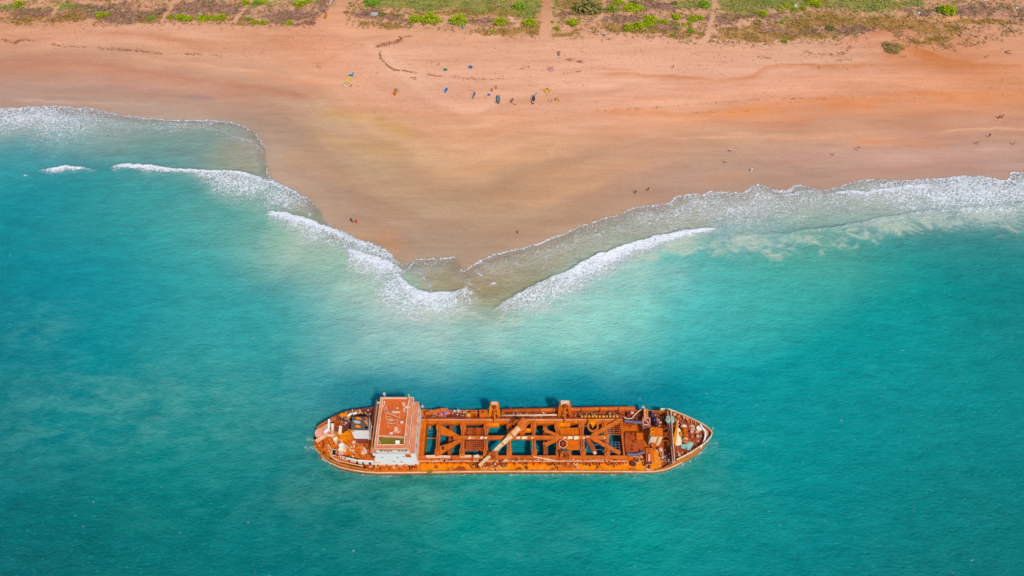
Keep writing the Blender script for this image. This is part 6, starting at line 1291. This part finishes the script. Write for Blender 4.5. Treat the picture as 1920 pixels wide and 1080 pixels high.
# ------------------------------------------------------------------ people
def skin(name, P, E, rad, root, sub_=1):
    me = bpy.data.meshes.new(name); me.from_pydata(P, E, []); o = bpy.data.objects.new(name, me); COL.objects.link(o)
    md = o.modifiers.new('skin', 'SKIN'); md.use_smooth_shade = True
    for i, r_ in enumerate(rad): me.skin_vertices[0].data[i].radius = (r_, r_*(.8 if r_ > .1 else 1))
    me.skin_vertices[0].data[root].use_root = True
    o.modifiers.new('sub', 'SUBSURF').levels = sub_
    dg = bpy.context.evaluated_depsgraph_get(); m2 = bpy.data.meshes.new_from_object(o.evaluated_get(dg)); m2.name = name
    bpy.data.objects.remove(o); return m2
def figure(stride, arm, skirt=False):
    P = []; E = []; Rr = []
    def v(p, r, par=None):
        P.append(p); Rr.append(r); 
        if par is not None: E.append((par, len(P)-1))
        return len(P)-1
    pel = v((0, 0, .94), .135); wst = v((0, 0, 1.1), .12, pel); ch = v((0, .01, 1.3), .145, wst); nk0 = v((0, 0, 1.44), .075, ch); nk = v((0, -.01, 1.5), .055, nk0); hd = v((0, -.015, 1.6), .095, nk); v((0, -.01, 1.70), .075, hd); v((0, -.125, 1.585), .016, hd)
    J = {}
    for s_ in (-1, 1):
        sh = v((s_*.19, 0, 1.39), .062, ch); el = v((s_*(.24+.25*arm), -s_*stride*.16, 1.14+.12*arm), .046, sh); wr = v((s_*(.26+.42*arm), -s_*stride*.30-.04, .92+.25*arm), .032, el); pm_ = v((s_*(.265+.47*arm), -s_*stride*.33-.05, .84+.26*arm), .034, wr)
        for k, (fy, fl) in enumerate(((-.03, .075), (-.01, .09), (.01, .085), (.03, .065))):
            a = v((P[pm_][0]+s_*.004, P[pm_][1]+fy, P[pm_][2]-.045), .011, pm_); v((P[a][0]-s_*.012, P[a][1], P[a][2]-fl*.6), .009, a)
        v((P[pm_][0], P[pm_][1]-.05, P[pm_][2]-.01), .011, pm_)
        hp = v((s_*.09, 0, .87), .098, pel); kn = v((s_*.10, s_*stride*.26-.03, .49), .062, hp); an = v((s_*.10, s_*stride*.42+.03, .09), .04, kn); v((s_*.115, s_*stride*.42-.14, .04), .036, an)
        J[s_] = (sh, el, hp, kn)
    body = skin('person', P, E, Rr, pel)
    q = [P[wst], P[ch], P[nk0]]; sp = [(0, 0, .92)]+q[:]; se = [(0, 1), (1, 2), (2, 3)]; sr = [.15, .137, .163, .09]
    for s_ in (-1, 1):
        sp += [P[J[s_][0]], tuple(np.array(P[J[s_][0]])*.35+np.array(P[J[s_][1]])*.65)]; n_ = len(sp); se += [(2, n_-2), (n_-2, n_-1)]; sr += [.078, .062]
    shirt = skin('shirt', sp, se, sr, 1)
    if skirt: low = MB().tube([(0, 0, 1.0), (0, 0, .75), (0, .01, .4), (0, .02, .12)], .16, 12, .25); lm = bpy.data.meshes.new('skirt'); lm.from_pydata([tuple(map(float, a)) for a in low.V], [], low.F); lm.update()
    else:
        lp = [(0, 0, .96)]; le = []; lr = [.15]
        for s_ in (-1, 1):
            h_, k_ = np.array(P[J[s_][2]]), np.array(P[J[s_][3]]); lp += [tuple(h_), tuple(h_*.15+k_*.85)]; n_ = len(lp); le += [(0, n_-2), (n_-2, n_-1)]; lr += [.118, .088]
        lm = skin('shorts', lp, le, lr, 0)
    hm = MB().dome((0, .01, 1.60), .112, .118, .135, 12, 5); hair = bpy.data.meshes.new('hair'); hair.from_pydata([tuple(map(float, a)) for a in hm.V], [], hm.F); hair.update()
    for m_ in (body, shirt, lm, hair): m_.materials.clear(); m_.materials.append(None)
    return body, shirt, lm, hair
FIG = [figure(0.15, .1), figure(1.0, .15), figure(.2, .9), figure(.1, .1, True)]
PM = {k: pm('cloth_'+k, c, var=.08) for k, c in {'white': (248, 246, 242), 'dark': (40, 36, 48), 'red': (204, 52, 34), 'orange': (226, 104, 40), 'yellow': (240, 196, 60), 'blue': (36, 104, 190), 'pink': (226, 150, 150), 'brown': (112, 66, 48), 'grey': (150, 146, 150), 'teal': (30, 120, 130)}.items()}
SKIN = pm('skin_brown', (150, 96, 66), var=.05); HAIR = pm('hair_black', (24, 18, 18), var=.05)
PEOPLE = [(1369,285,2,.5,'white','dark','person in white shirt with arms spread, above the other white-shirted walker on the wet sand'),(1359,306,1,-.6,'white','grey','person in white shirt and grey shorts striding over the wet sand'),(1408.4,321,3,.2,'white','white','person in a long white dress closest to the surf'),
 (1561,292,0,1.2,'white','brown','person in white shirt and brown shorts alone on the open right sand'),(1607,282,2,-.4,'dark','white','person in dark top and white shorts with arms out on the right sand'),(1830.5,271,1,.8,'pink','grey','person in pink top walking on the far right sand'),(1853,257,1,2.4,'dark','dark','person all in dark clothes mid-stride on the far right sand'),
 (1899.7,272,2,.3,'yellow','blue','person in yellow top and blue shorts at the far right'),(1871.5,222,3,.3,'red','red','person in long red dress, left of a pair on the upper right sand'),(1877.5,221,3,-.3,'orange','red','person in orange top and red skirt, right of a pair on the upper right sand'),
 (1191,363,0,.4,'dark','red','person in dark top and red shorts near the middle surf, left of the pair'),(1214.5,358,1,-.5,'dark','dark','person in dark clothes near the middle surf, right of the pair'),(659,415,3,.2,'dark','dark','person in long black dress in the group on the left wet sand'),(663,418,0,-.8,'yellow','dark','person in yellow shirt in the middle of the group on the left wet sand'),
 (668.8,418,3,.6,'red','red','person in long red dress, right of the group on the left wet sand'),(970.8,438,0,2.0,'orange','brown','person in orange shirt alone on the wet sand near the spit'),(922.4,172,0,.4,'brown','red','person in brown shirt left of two people behind the beached boats'),(930,167,2,-.7,'red','brown','person in red shirt right of two people behind the beached boats'),(1262,127.5,0,1.0,'red','dark','person in red shirt alone on the dry sand right of centre')]
for u, v, k, rz, top, bot, lab in PEOPLE:
    x, y, z = G(u, v); b_, s_, l_, h_ = FIG[k]
    root = bpy.data.objects.new('person', b_); COL.objects.link(root); root.location = (x, y, z); root.rotation_euler = (0, 0, rz); root.scale = (1.08, 1.08, 1.08)
    root.material_slots[0].link = 'OBJECT'; root.material_slots[0].material = SKIN; tag(root, lab, 'person', 'people on the beach')
    for nm, me, mt in (('shirt', s_, PM[top]), (l_.name.split('.')[0], l_, PM[bot]), ('hair', h_, HAIR)):
        c = bpy.data.objects.new(nm, me); COL.objects.link(c); c.parent = root; c.material_slots[0].link = 'OBJECT'; c.material_slots[0].material = mt
